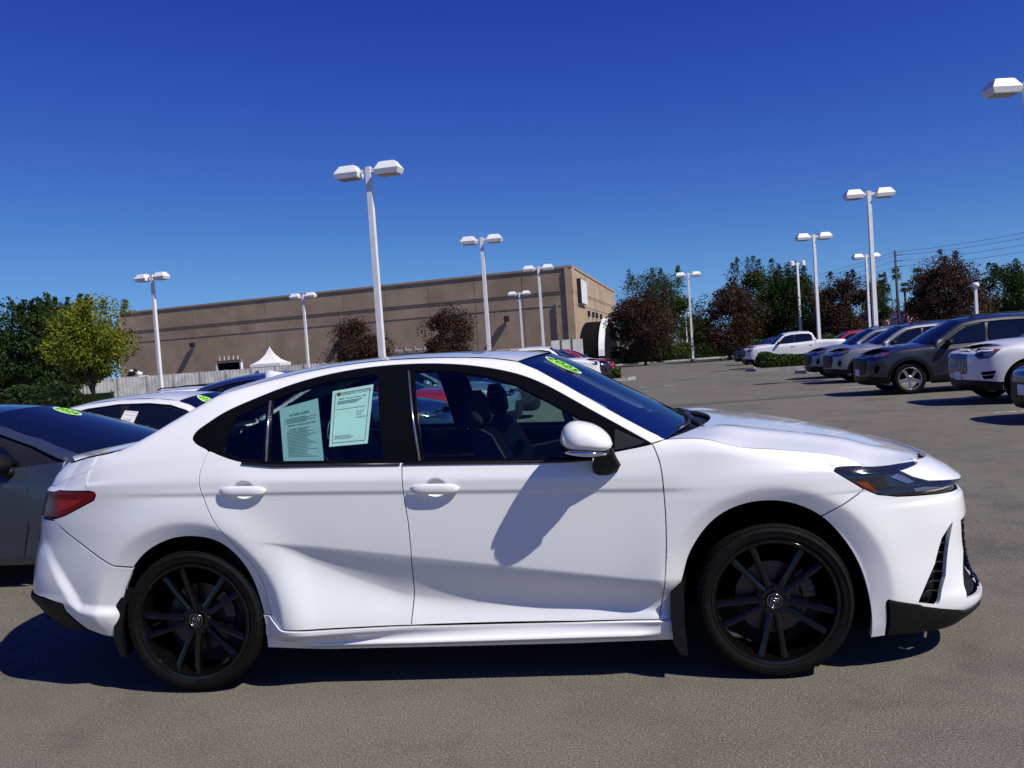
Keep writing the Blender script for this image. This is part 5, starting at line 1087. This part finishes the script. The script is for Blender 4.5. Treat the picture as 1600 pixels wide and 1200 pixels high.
# ------------------------------------------------------------------ yard clutter beyond the fence
tent = empty('canopy_tent', (-31.4, 79.5, gz(-31.4, 79.5)), 0, 'white peaked canopy tent showing over the fence', 'tent')
V = []; n = 24; prof = [(0, 4.55), (.12, 4.3), (.5, 3.75), (1.1, 3.25), (1.8, 2.95), (2.1, 2.88), (2.1, 2.6)]
MB().lathe([(z, max(r, .005)) for r, z in prof], 4, 'z').build('tent_top', M['off_white'], tent).rotation_euler = (0, 0, R(45))
for sx in (-1.4, 1.4):
    for sy in (-1.4, 1.4): MB().box((sx, sy, 1.4), (.06, .06, 2.8)).build('tent_leg', M['rim_silver'], tent)
dock = empty('loading_dock', (-37.5, 84.0, gz(-37.5, 84)), R(-18), 'dark loading bay with white posts above the fence', 'loading dock')
MB().box((0, 0, 1.75), (3.0, .3, 3.3)).build('opening', M['void'], dock)
for sx in (-1.6, 1.6): MB().box((sx, -.2, 1.8), (.16, .3, 3.6)).build('post', M['off_white'], dock)
MB().box((0, -.2, 3.5), (3.4, .3, .30)).build('lintel', M['groove'], dock)
for k in range(5): MB().box((-1.2+.6*k, -.2, 3.85), (.07, .07, .42)).build('stub', M['off_white'], dock)
bale = empty('scrap_bin', (-45.0, 79.0, gz(-45, 79)), R(-20), 'white bin heaped with round black and white scrap behind the fence', 'bin')
MB().box((0, 0, 1.35), (1.9, 1.2, 2.7)).build('bin_body', M['off_white'], bale)
for k in range(11):
    a = random.uniform(-.8, .8); hgt = 2.8+(.75-abs(a))*random.uniform(.2, 1.1); s_ = random.uniform(.18, .32)
    MB().lathe([(hgt-s_*.6, s_*.4), (hgt-s_*.3, s_), (hgt+s_*.3, s_), (hgt+s_*.6, s_*.3)], 10, 'z', c=(a, random.uniform(-.4, .1), 0)).build('scrap', M['trim'] if k % 3 else M['off_white'], bale, smooth=True)
rack = empty('pipe_rack', (-18.5, 80.0, gz(-18.5, 80)), R(-14), 'low steel rack holding pale pipes behind the maroon tree', 'rack')
MB().box((0, 0, 2.75), (6.5, .5, .16)).build('shelf', M['rim_silver'], rack)
for k in range(6): MB().box((-2.6+k*1.04, 0, 1.7), (.10, .4, 3.4)).build('post', M['groove'], rack)
MB().box((.4, 0, 3.1), (5.6, .3, .12)).build('shelf', M['off_white'], rack)
shed = empty('white_shed', (-50.0, 74.0, gz(-50, 74)), R(-30), 'low pale sloping shed roof between the tree and the brown building', 'shed')
MB().add([(-5, -3, 2.4), (5, -3, 2.4), (5, 3, 5.3), (-5, 3, 5.3), (-5, -3, 2.2), (5, -3, 2.2), (5, 3, 5.1), (-5, 3, 5.1)], [(0, 1, 2, 3), (4, 7, 6, 5), (0, 4, 5, 1), (1, 5, 6, 2), (3, 2, 6, 7), (0, 3, 7, 4)]).build('roof', M['off_white'], shed)
MB().box((0, 0, 1.1), (9.0, 5.0, 2.3)).build('wall', M['navy'], shed)
kiosk = empty('white_canopy', (-40.6, 60.8, gz(-40.6, 60.8)), R(-25), 'low white flat canopy roof over the fence by the dark trees', 'canopy')
MB().add([(-2.4, -1.5, 2.55), (2.4, -1.5, 2.55), (2.4, 1.5, 2.55), (-2.4, 1.5, 2.55), (-1.5, -.7, 3.05), (1.5, -.7, 3.05), (1.5, .7, 3.05), (-1.5, .7, 3.05)], [(3, 2, 1, 0), (4, 5, 6, 7), (0, 1, 5, 4), (1, 2, 6, 5), (2, 3, 7, 6), (3, 0, 4, 7)]).build('roof', M['off_white'], kiosk)
for sx in (-2, 2): MB().box((sx, 0, 1.3), (.1, .1, 2.6)).build('post', M['rim_silver'], kiosk)
# ------------------------------------------------------------------ trees and hedges
def leaf_mat(name, c1, c2, c3):
    m = principled(name, c1, rough=.6, spec=.25); n, l, b = nodes(m); tc = n.new("ShaderNodeTexCoord"); t = n.new("ShaderNodeTexNoise"); t.inputs["Scale"].default_value = 1.3; t.inputs["Detail"].default_value = 6
    l.new(tc.outputs["Object"], t.inputs["Vector"]); r = n.new("ShaderNodeValToRGB"); e = r.color_ramp.elements; e.new(.5)
    for q, ps, c in zip(e, (.3, .52, .72), (c1, c2, c3)): q.position = ps; q.color = (*c, 1)
    l.new(t.outputs["Fac"], r.inputs[0]); l.new(r.outputs[0], b.inputs["Base Color"])
    tr = n.new("ShaderNodeBsdfTranslucent"); l.new(r.outputs[0], tr.inputs[0]); mx = n.new("ShaderNodeMixShader"); mx.inputs[0].default_value = .28
    o = n["Material Output"]; l.new(b.outputs[0], mx.inputs[1]); l.new(tr.outputs[0], mx.inputs[2]); l.new(mx.outputs[0], o.inputs[0])
    return m
M['leaf_lime'] = leaf_mat('leaf_lime', (.09, .115, .010), (.16, .18, .012), (.27, .265, .018))
M['leaf_green'] = leaf_mat('leaf_green', (.018, .036, .006), (.042, .070, .009), (.078, .108, .015))
M['leaf_dark'] = leaf_mat('leaf_dark', (.012, .028, .007), (.028, .055, .010), (.055, .088, .014))
M['leaf_maroon'] = leaf_mat('leaf_maroon', (.024, .026, .009), (.052, .026, .014), (.095, .032, .024))
M['leaf_hedge'] = leaf_mat('leaf_hedge', (.030, .060, .010), (.055, .10, .015), (.09, .14, .02))
M['bark'] = noise_col(principled('bark', (.07, .055, .045), rough=1), (.045, .036, .03), (.10, .082, .066), 14, bump=.6)
def leaves(pts, size, rng):
    n = len(pts); a = rng.normal(size=(n, 3)); a /= np.linalg.norm(a, axis=1)[:, None]; b = np.cross(a, rng.normal(size=(n, 3))); b /= np.linalg.norm(b, axis=1)[:, None]
    s = size*rng.uniform(.6, 1.35, n)[:, None]; a = a*s; b = b*s*.55
    V = np.stack([pts-a, pts+b*.9-a*.1, pts+a, pts-b*.9+a*.1], 1).reshape(-1, 3); F = np.arange(4*n).reshape(n, 4); return V, F
def lobes_pts(cx, w, h, z0, nl, per, rng, spread=.30, spiky=0.0):
    L = []
    for k in range(nl):
        u = rng.uniform(-1, 1); t = rng.uniform(0, 2*math.pi); q = math.sqrt(1-u*u)*rng.uniform(.45, 1)
        c = np.array([q*math.cos(t)*w*.36, q*math.sin(t)*w*.36, z0+h*(.5+.40*u)]); r = (.10+.20*rng.uniform(0, 1)**1.6)*min(w, h)*1.05
        d = rng.normal(size=(per, 3)); d /= np.linalg.norm(d, axis=1)[:, None]; rad = r*rng.uniform(.55, 1.08, (per, 1))
        L.append(c+d*rad*np.array([1, 1, .85]))
    for k in range(int(spiky)):
        t = rng.uniform(0, 2*math.pi); q = rng.uniform(.05, .40)*w; H = rng.uniform(.08, .20)*h; m = per//3
        z = rng.uniform(0, 1, (m, 1)); L.append(np.concatenate([q*math.cos(t)+rng.normal(0, .05*w, (m, 1))*(1-z*.8), q*math.sin(t)+rng.normal(0, .05*w, (m, 1))*(1-z*.8), z0+h*.84+z*(H+.10*h)], 1))
    return np.concatenate(L)
def tree(x, y, h, w, mat, label, seed, trunk=.28, nl=26, per=260, size=.13, spiky=4, name='tree', group=None):
    if x > 0 and y < 130: w *= 1.30; trunk *= .5; h *= .95; nl = int(nl*1.3); per = int(per*1.6); size *= .80
    rng = np.random.default_rng(seed); g = gz(x, y); root = empty(name, (x, y, g), rng.uniform(0, 6), label, 'tree', group); z0 = h*trunk
    b = MB(); r0 = .035*h*.55+.03; b.tube([(0, 0, -.1), (.03*w*.2, 0, z0*.6), (-.02, .03, z0*1.05), (.03, -.02, z0+h*.25)], [r0*1.25, r0, r0*.85, r0*.45], 8)
    for k in range(7):
        t = rng.uniform(0, 6.28); q = w*rng.uniform(.15, .36); zz = z0+h*rng.uniform(.10, .50); b.tube([(0, 0, z0*rng.uniform(.8, 1.1)), (q*.4*math.cos(t), q*.4*math.sin(t), z0+(zz-z0)*.55), (q*math.cos(t), q*math.sin(t), zz)], [r0*.5, r0*.32, r0*.12], 6)
    b.build('trunk', M['bark'], root, smooth=True)
    if x < 0: per = int(per*1.4); size *= .85
    V, F = leaves(lobes_pts(0, w, h-z0, z0, nl, per, rng, spiky=spiky), size, rng); mesh('crown', V, F, M[mat], root, smooth=False)
    return root
TG = 'trees around the lot'
tree(-14.45, 21.9, 4.15, 3.1, 'leaf_lime', 'round yellow-green tree with a dark trunk near the grey fence', 3, .38, 34, 420, .06, 8, group=TG)
tree(-37.8, 51.6, 7.4, 8.2, 'leaf_dark', 'large dark green tree behind the left hedge', 4, .12, 30, 420, .16, 7, group=TG)
tree(-38.6, 57.5, 7.9, 6.0, 'leaf_green', 'dark green tree rising behind the yellow-green tree', 5, .15, 26, 360, .16, 9, group=TG)
tree(-45.0, 50.0, 7.6, 8.0, 'leaf_dark', 'dark green tree at the far end of the fence', 6, .12, 28, 360, .17, 6, group=TG)
tree(-41.5, 45.0, 5.2, 6.0, 'leaf_maroon', 'low brownish tree under the dark green ones', 7, .10, 22, 300, .15, 2, group=TG)
tree(-15.5, 55.8, 4.9, 4.7, 'leaf_maroon', 'round maroon tree before the brown wall, left of the tall lamp', 8, .12, 44, 420, .085, 0, group=TG)
tree(-9.4, 56.5, 5.2, 4.7, 'leaf_maroon', 'round maroon tree before the brown wall, right of the tall lamp', 9, .12, 44, 420, .085, 0, group=TG)
tree(4.6, 76.3, 6.8, 5.6, 'leaf_maroon', 'wide maroon tree beside the arched entrance', 10, .20, 32, 420, .12, 3, group=TG)
tree(6.6, 88.8, 9.3, 6.2, 'leaf_green', 'tall green tree behind the maroon one by the entrance', 11, .22, 30, 420, .13, 6, group=TG)
tree(11.9, 75.2, 6.9, 5.6, 'leaf_maroon', 'brownish tree at the left of the dense tree clump', 12, .20, 28, 380, .12, 3, group=TG)
tree(16.0, 81.8, 9.1, 6.0, 'leaf_green', 'tallest green tree of the dense clump', 13, .18, 32, 420, .13, 6, group=TG)
tree(18.6, 80.0, 8.0, 4.8, 'leaf_dark', 'dark green tree at the right of the dense clump', 14, .15, 28, 380, .13, 5, group=TG)
tree(21.9, 76.4, 6.7, 5.3, 'leaf_maroon', 'dark maroon tree behind the white pickup lamp', 15, .15, 28, 400, .12, 3, group=TG)
tree(28.4, 89.3, 7.4, 3.0, 'leaf_green', 'slim green tree just left of the palms', 16, .25, 18, 260, .13, 4, group=TG)
tree(30.1, 74.4, 7.5, 6.4, 'leaf_maroon', 'big red-tinged maroon tree over the charcoal sport utility', 17, .15, 34, 460, .12, 4, group=TG)
tree(36.9, 80.1, 6.9, 6.6, 'leaf_dark', 'ragged dark green tree under the thick cables', 18, .12, 30, 380, .13, 7, group=TG)
tree(43.0, 82.0, 6.5, 6.0, 'leaf_dark', 'dark green tree past the ragged one', 19, .12, 26, 320, .13, 5, group=TG)
tree(10.5, 150, 4.2, 4.5, 'leaf_maroon', 'small round red-leaved tree far down the aisle', 20, .2, 16, 200, .16, 1, group=TG)
for k, (x, y, h, w) in enumerate([(7, 190, 7, 12), (20, 200, 8, 14), (34, 200, 8, 16), (52, 205, 8, 18), (72, 205, 9, 20), (95, 210, 9, 22)]):
    tree(x, y, h, w, 'leaf_green', ('far green tree in the hazy line beyond the lot' if k else 'far green tree at the end of the aisle'), 40+k, .1, 22, 220, .32, 3, group='far tree line' if k else TG)
def hedge(x0, y0, x1, y1, wd, h, mat, label, seed, dens=900, size=.05, z=0.0):
    rng = np.random.default_rng(seed); L = math.hypot(x1-x0, y1-y0); n = int(dens*L*wd*.6+dens*L*h); u = rng.uniform(0, 1, n); face = rng.uniform(0, 1, n); v = rng.uniform(-1, 1, n); zt = rng.uniform(0, 1, n)
    top = face < wd/(wd+2*h); bump = .88+.14*np.sin(u*L*2.1+1)+.06*np.sin(u*L*5.3)
    vv = np.where(top, v, np.sign(v)*rng.uniform(.85, 1.05, n)); zz = np.where(top, rng.uniform(.9, 1.04, n), zt)*h*bump
    vv = vv*np.where(zz > h*.8, .86, 1.0); nx_, ny_ = -(y1-y0)/L, (x1-x0)/L
    P = np.stack([x0+(x1-x0)*u+nx_*vv*wd/2, y0+(y1-y0)*u+ny_*vv*wd/2, zz], 1); c = np.array([(x0+x1)/2, (y0+y1)/2]); P[:, 0] -= c[0]; P[:, 1] -= c[1]
    root = empty('hedge', (c[0], c[1], gz(*c)+z), 0, label, 'hedge'); V, F = leaves(P, size, rng); mesh('foliage', V, F, M[mat], root, smooth=False)
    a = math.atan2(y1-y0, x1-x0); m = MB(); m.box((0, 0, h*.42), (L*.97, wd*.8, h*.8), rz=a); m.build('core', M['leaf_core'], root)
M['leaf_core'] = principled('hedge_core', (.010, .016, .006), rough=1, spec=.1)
hedge(-15.2, 14.6, -10.9, 17.0, 1.6, 1.62, 'leaf_dark', 'clipped dark hedge behind the grey and white sedans', 60, 900, .05)
hedge(8.9, 40.0, 15.8, 39.8, 1.3, .72, 'leaf_hedge', 'low bright hedge on the kerbed island before the white pickup', 61, 900, .05, .10)
hedge(10.0, 33.3, 16.5, 33.1, .8, .28, 'leaf_hedge', 'short ground-hugging shrub strip beside the blue-silver sport utility', 62, 600, .05, .10)
hedge(-1.5, 38.8, 2.2, 39.0, 1.0, .5, 'leaf_hedge', 'small shrub on the kerb end beside the black sport utility', 63, 700, .06, .10)
hedge(2.0, 90.0, 10.0, 95.2, 2.2, 1.7, 'leaf_hedge', 'long bright green hedge along the far kerb', 64, 260, .10, .10)
hedge(9.6, 95.6, 16.5, 99.4, 2.2, 1.6, 'leaf_dark', 'dark hedge continuing the far kerb', 65, 260, .10, .10)
hedge(1.4, 87.0, 9.5, 91.4, .9, .6, 'leaf_dark', 'low dark ground cover along the far kerb edge', 66, 300, .09, .10)
hedge(13.5, 72.0, 20.0, 72.5, 1.8, 1.5, 'leaf_hedge', 'green hedge behind the nose of the white crew-cab pickup', 67, 300, .09)
hedge(-2.0, 90.5, -.4, 91.5, 1.0, 1.6, 'leaf_hedge', 'small bright shrub at the foot of the brown corner', 68, 300, .09)
# palms
for x, y, h, s_, lb in [(55.8, 173.3, 13.6, 1.0, 'fan palm right behind the power pole'), (63.7, 194.3, 12.0, .9, 'shorter fan palm between two taller ones'), (59.9, 173.7, 13.4, 1.05, 'tall fan palm right of the power pole'), (64.4, 184.3, 12.6, .9, 'fan palm touching the big maroon tree'), (53.0, 173.0, 12.8, .9, 'fan palm left of the power pole')]:
    rng = np.random.default_rng(int(x*10)); root = empty('palm_tree', (x, y, gz(x, y)), 0, lb, 'palm tree', 'fan palms')
    MB().tube([(0, 0, -.2), (.1, 0, h*.5), (0, .1, h-1.2)], [.34, .26, .24], 8).build('trunk', M['bark'], root, smooth=True); V = []; F = []
    for k in range(46):
        t = rng.uniform(0, 6.28); el = rng.uniform(-1.2, 1.35); L = s_*rng.uniform(1.1, 1.8); d = np.array([math.cos(t)*math.cos(el), math.sin(t)*math.cos(el), math.sin(el)]); sd_ = np.cross(d, [0, 0, 1.]); sd_ /= np.linalg.norm(sd_)+1e-6; o_ = np.array([0, 0, h-1.0])
        for q in np.linspace(-1.0, 1.0, 9): 
            b = len(V); e = d*math.cos(q)+sd_*math.sin(q); w_ = sd_*.13; V += [o_+d*L*.35-w_, o_+d*L*.35+w_, o_+d*L*.35+e*L*.65-np.array([0, 0, .12])]; F.append((b, b+1, b+2))
    mesh('crown', V, F, M['leaf_palm'] if 'leaf_palm' in M else M.setdefault('leaf_palm', leaf_mat('leaf_palm', (.05, .075, .03), (.085, .11, .045), (.13, .14, .06))), root, smooth=False)
# power pole and wires
pole = empty('power_pole', (36.8, 110.5, gz(36.8, 110.5)), 0, 'wooden power pole with short crossarms among the palms', 'power pole')
MB().tube([(0, 0, -.3), (0, 0, 11.5)], [.17, .12], 8).build('pole', M['bark'], pole, smooth=True)
for z in (10.9, 10.2, 9.5): MB().box((.35, -.1, z), (.9, .09, .10)).build('crossarm', M['bark'], pole)
M['wire'] = principled('cable', (.03, .03, .035), rough=.7)
def wire(a, b, sag, r, label):
    a, b = np.array(a, float), np.array(b, float); n = 24; c = (a+b)/2
    pts = [tuple(a+(b-a)*k/n-np.array([0, 0, sag*4*(k/n)*(1-k/n)])-c) for k in range(n+1)]
    MB().tube(pts, r, 5).build('power_line', M['wire'], loc=tuple(c), label=label, cat='cable', group='overhead cables')
g0 = gz(36.8, 110.5)
for x, y, h, lb in ((66, 66, 16.4, 'tall wooden power pole where the cables rise past the lot'), (2, 178, 9.4, 'short wooden power pole behind the maroon tree by the entrance')):
    pl_ = empty('power_pole', (x, y, gz(x, y)), 0, lb, 'power pole'); MB().tube([(0, 0, -.3), (0, 0, h)], [.18, .12], 8).build('pole', M['bark'], pl_, smooth=True)
    for z in (h-.5, h-1.4): MB().box((0, -.1, z), (1.4, .09, .10)).build('crossarm', M['bark'], pl_)
for k, z in enumerate((11.3, 10.9, 10.2, 9.5)):
    wire((36.8+(.7 if k else 0), 110.4, g0+z), (66, 66, 15.2-k*.75), 1.9, .020, 'thin cable running from the power pole to the upper right'); wire((36.8, 110.6, g0+z), (2, 178, 7.2-k*.7), 1.4, .02, 'thin cable sinking left behind the power pole')
for k in range(3): wire((34.0, 97, 5.0-k*.5), (66, 66, 12.4-k*1.2), .8, .05 if k < 2 else .03, 'thick dark cable above the ragged green tree')
# far shop and signs
shop = empty('far_shop', (66, 205, -2.2), R(15), 'small purple and grey shop front far beyond the palms', 'building'); MB().box((-4.5, 0, 3.0), (7, 6, 6.2)).build('wall', M['purple'] if 'purple' in M else M.setdefault('purple', principled('purple_wall', (.06, .05, .22), rough=.8)), shop); MB().box((4.5, 0, 2.6), (11, 6, 5.2)).build('wall', M['fence'], shop); MB().box((-4.5, 0, 6.3), (7.4, 6.4, .3)).build('roof', M['groove'], shop)
for x, y, lb in ((58.3, 190, 'red and white round-topped sign near the purple shop'), (63.5, 190, 'red and white round-topped sign before the grey shop wall')):
    sg_ = empty('road_sign', (x, y, -2.1), R(12), lb, 'sign'); V = [(1.0*math.cos(t), 0, 3.6+1.1*math.sin(t)) for t in np.linspace(0, math.pi, 13)]+[(-1.0, 0, 2.2), (1.0, 0, 2.2)]
    for nm, off_, sc_, mt in (('board', 0, 1.0, 'ink_red'), ('face', -.06, .72, 'off_white'), ('emblem', -.10, .40, 'ink_red')):
        o = MB().add([(v[0]*sc_, off_, 3.6+(v[2]-3.6)*sc_) for v in V], [tuple(range(15))]).build(nm, M[mt], sg_); o.modifiers.new('s', 'SOLIDIFY').thickness = .05
    MB().box((0, .1, 1.1), (.2, .2, 2.4)).build('post', M['groove'], sg_)
# ------------------------------------------------------------------ notices taped inside the side windows
def notice(corners, label, lines, frame=None, name='window_notice', sheet='paper'):
    """corners: lower-left, lower-right, upper-right, upper-left as seen from outside"""
    a, b, c, d = [Vector(q) for q in corners]; root = empty(name, tuple((a+b+c+d)/4), 0, label, 'notice', 'notices taped inside car windows'); o = (a+b+c+d)/4
    nrm = (b-a).cross(d-a).normalized()
    if nrm.y > 0: nrm = -nrm
    def P(u, v, e): return tuple((a*(1-u)*(1-v)+b*u*(1-v)+c*u*v+d*(1-u)*v)+nrm*e-o)
    s = MB().add([P(0, 0, 0), P(1, 0, 0), P(1, 1, 0), P(0, 1, 0)], [(0, 1, 2, 3)]).build('sheet', M[sheet], root)
    w = (b-a).length; h = (d-a).length
    if frame:
        f = MB(); u0, u1, v0, v1, t = .07, .93, .055, .945, .012
        for (p, q, r, s_) in ((u0, v0, u1, v0+t*w/h), (u0, v1-t*w/h, u1, v1), (u0, v0, u0+t, v1), (u1-t, v0, u1, v1)): f.add([P(p, q, .0012), P(r, q, .0012), P(r, s_, .0012), P(p, s_, .0012)], [(0, 1, 2, 3)])
        f.build('printed_border', M['ink_red'], root)
    tx = {}
    for (u, v, size, txt, al, mt) in lines:
        mb = tx.setdefault(mt, MB())
        if txt.startswith('#'):    # a greyed block of unreadable small print
            wd = float(txt[1:]); mb.add([P(u, v, .001), P(u+wd, v, .001), P(u+wd, v+size/h, .001), P(u, v+size/h, .001)], [(0, 1, 2, 3)])
        else:
            V, F = text_mesh(txt, size, al); mb.add([P(u+x_[0]/w, v+x_[1]/h, .0014) for x_ in V], F)
    for mt, mb in tx.items(): mb.build('print', M[mt], root)
    return root
def gpt(x, z, off): 
    q = HS.p_of((x, z)); return tuple(HS.pos(np.array([q[0]]), np.array([q[1]]), -1, off)[0])
I_ = -.022
L1 = [(.575, .905, .0150, 'MODESTO TOYOTA', 'CENTER', 'ink'), (.115, .892, .017, '#0.085', 'L', 'ink_red'), (.5, .83, .0125, '2025 Toyota Camry SE', 'CENTER', 'ink'), (.64, .565, .012, 'SCAN', 'LEFT', 'ink_grey'), (.64, .515, .012, 'FOR', 'LEFT', 'ink_grey'), (.64, .465, .012, 'CARFAX', 'LEFT', 'ink_grey')]
L1 += [(.14, .78-.022*k, .003, '#%.2f' % w_, 'L', 'ink_grey') for k, w_ in enumerate((.62, .55, .48))]+[(.12, .64, .0018, '#0.72', 'L', 'ink_grey')]+[(.12, .17-.025*k, .002, '#%.2f' % w_, 'L', 'ink_grey') for k, w_ in enumerate((.42, .5, .45))]
L2 = [(.5, .82, .014, 'BUYERS GUIDE', 'CENTER', 'ink'), (.18, .635, .0105, 'IMPLIED WARRANTIES ONLY', 'LEFT', 'ink'), (.2, .565, .0105, 'DEALER WARRANTY', 'LEFT', 'ink')]
L2 += [(.10+.06*(k % 2), .76-.020*k, .0022, '#%.2f' % random.uniform(.5, .78), 'L', 'ink_grey') for k in range(5)]+[(.14, .53-.025*k, .0022, '#%.2f' % random.uniform(.45, .75), 'L', 'ink_grey') for k in range(19)]
notice([gpt(.690, 1.083, I_), gpt(.866, 1.088, I_), gpt(.872, 1.345, I_), gpt(.682, 1.325, I_)], 'red-bordered dealer sheet taped inside the white sedan\'s rear door window', L1, frame=True)
notice([gpt(.482, 1.030, I_-.004), gpt(.668, 1.022, I_-.004), gpt(.614, 1.298, I_-.004), gpt(.437, 1.262, I_-.004)], 'plain printed buyers guide taped beside the red-bordered sheet', L2, sheet='sleeved')
# notice in the white sedan beyond
notice([(-3.27, 4.10, .885), (-3.10, 4.10, .870), (-3.03, 4.19, 1.075), (-3.18, 4.19, 1.095)], 'white sheet in the side window of the white sedan beside the grey car', [(.5, .8, .012, 'MODESTO TOYOTA', 'CENTER', 'ink')]+[(.15, .6-.06*k, .004, '#0.6', 'L', 'ink_grey') for k in range(7)], frame=True)
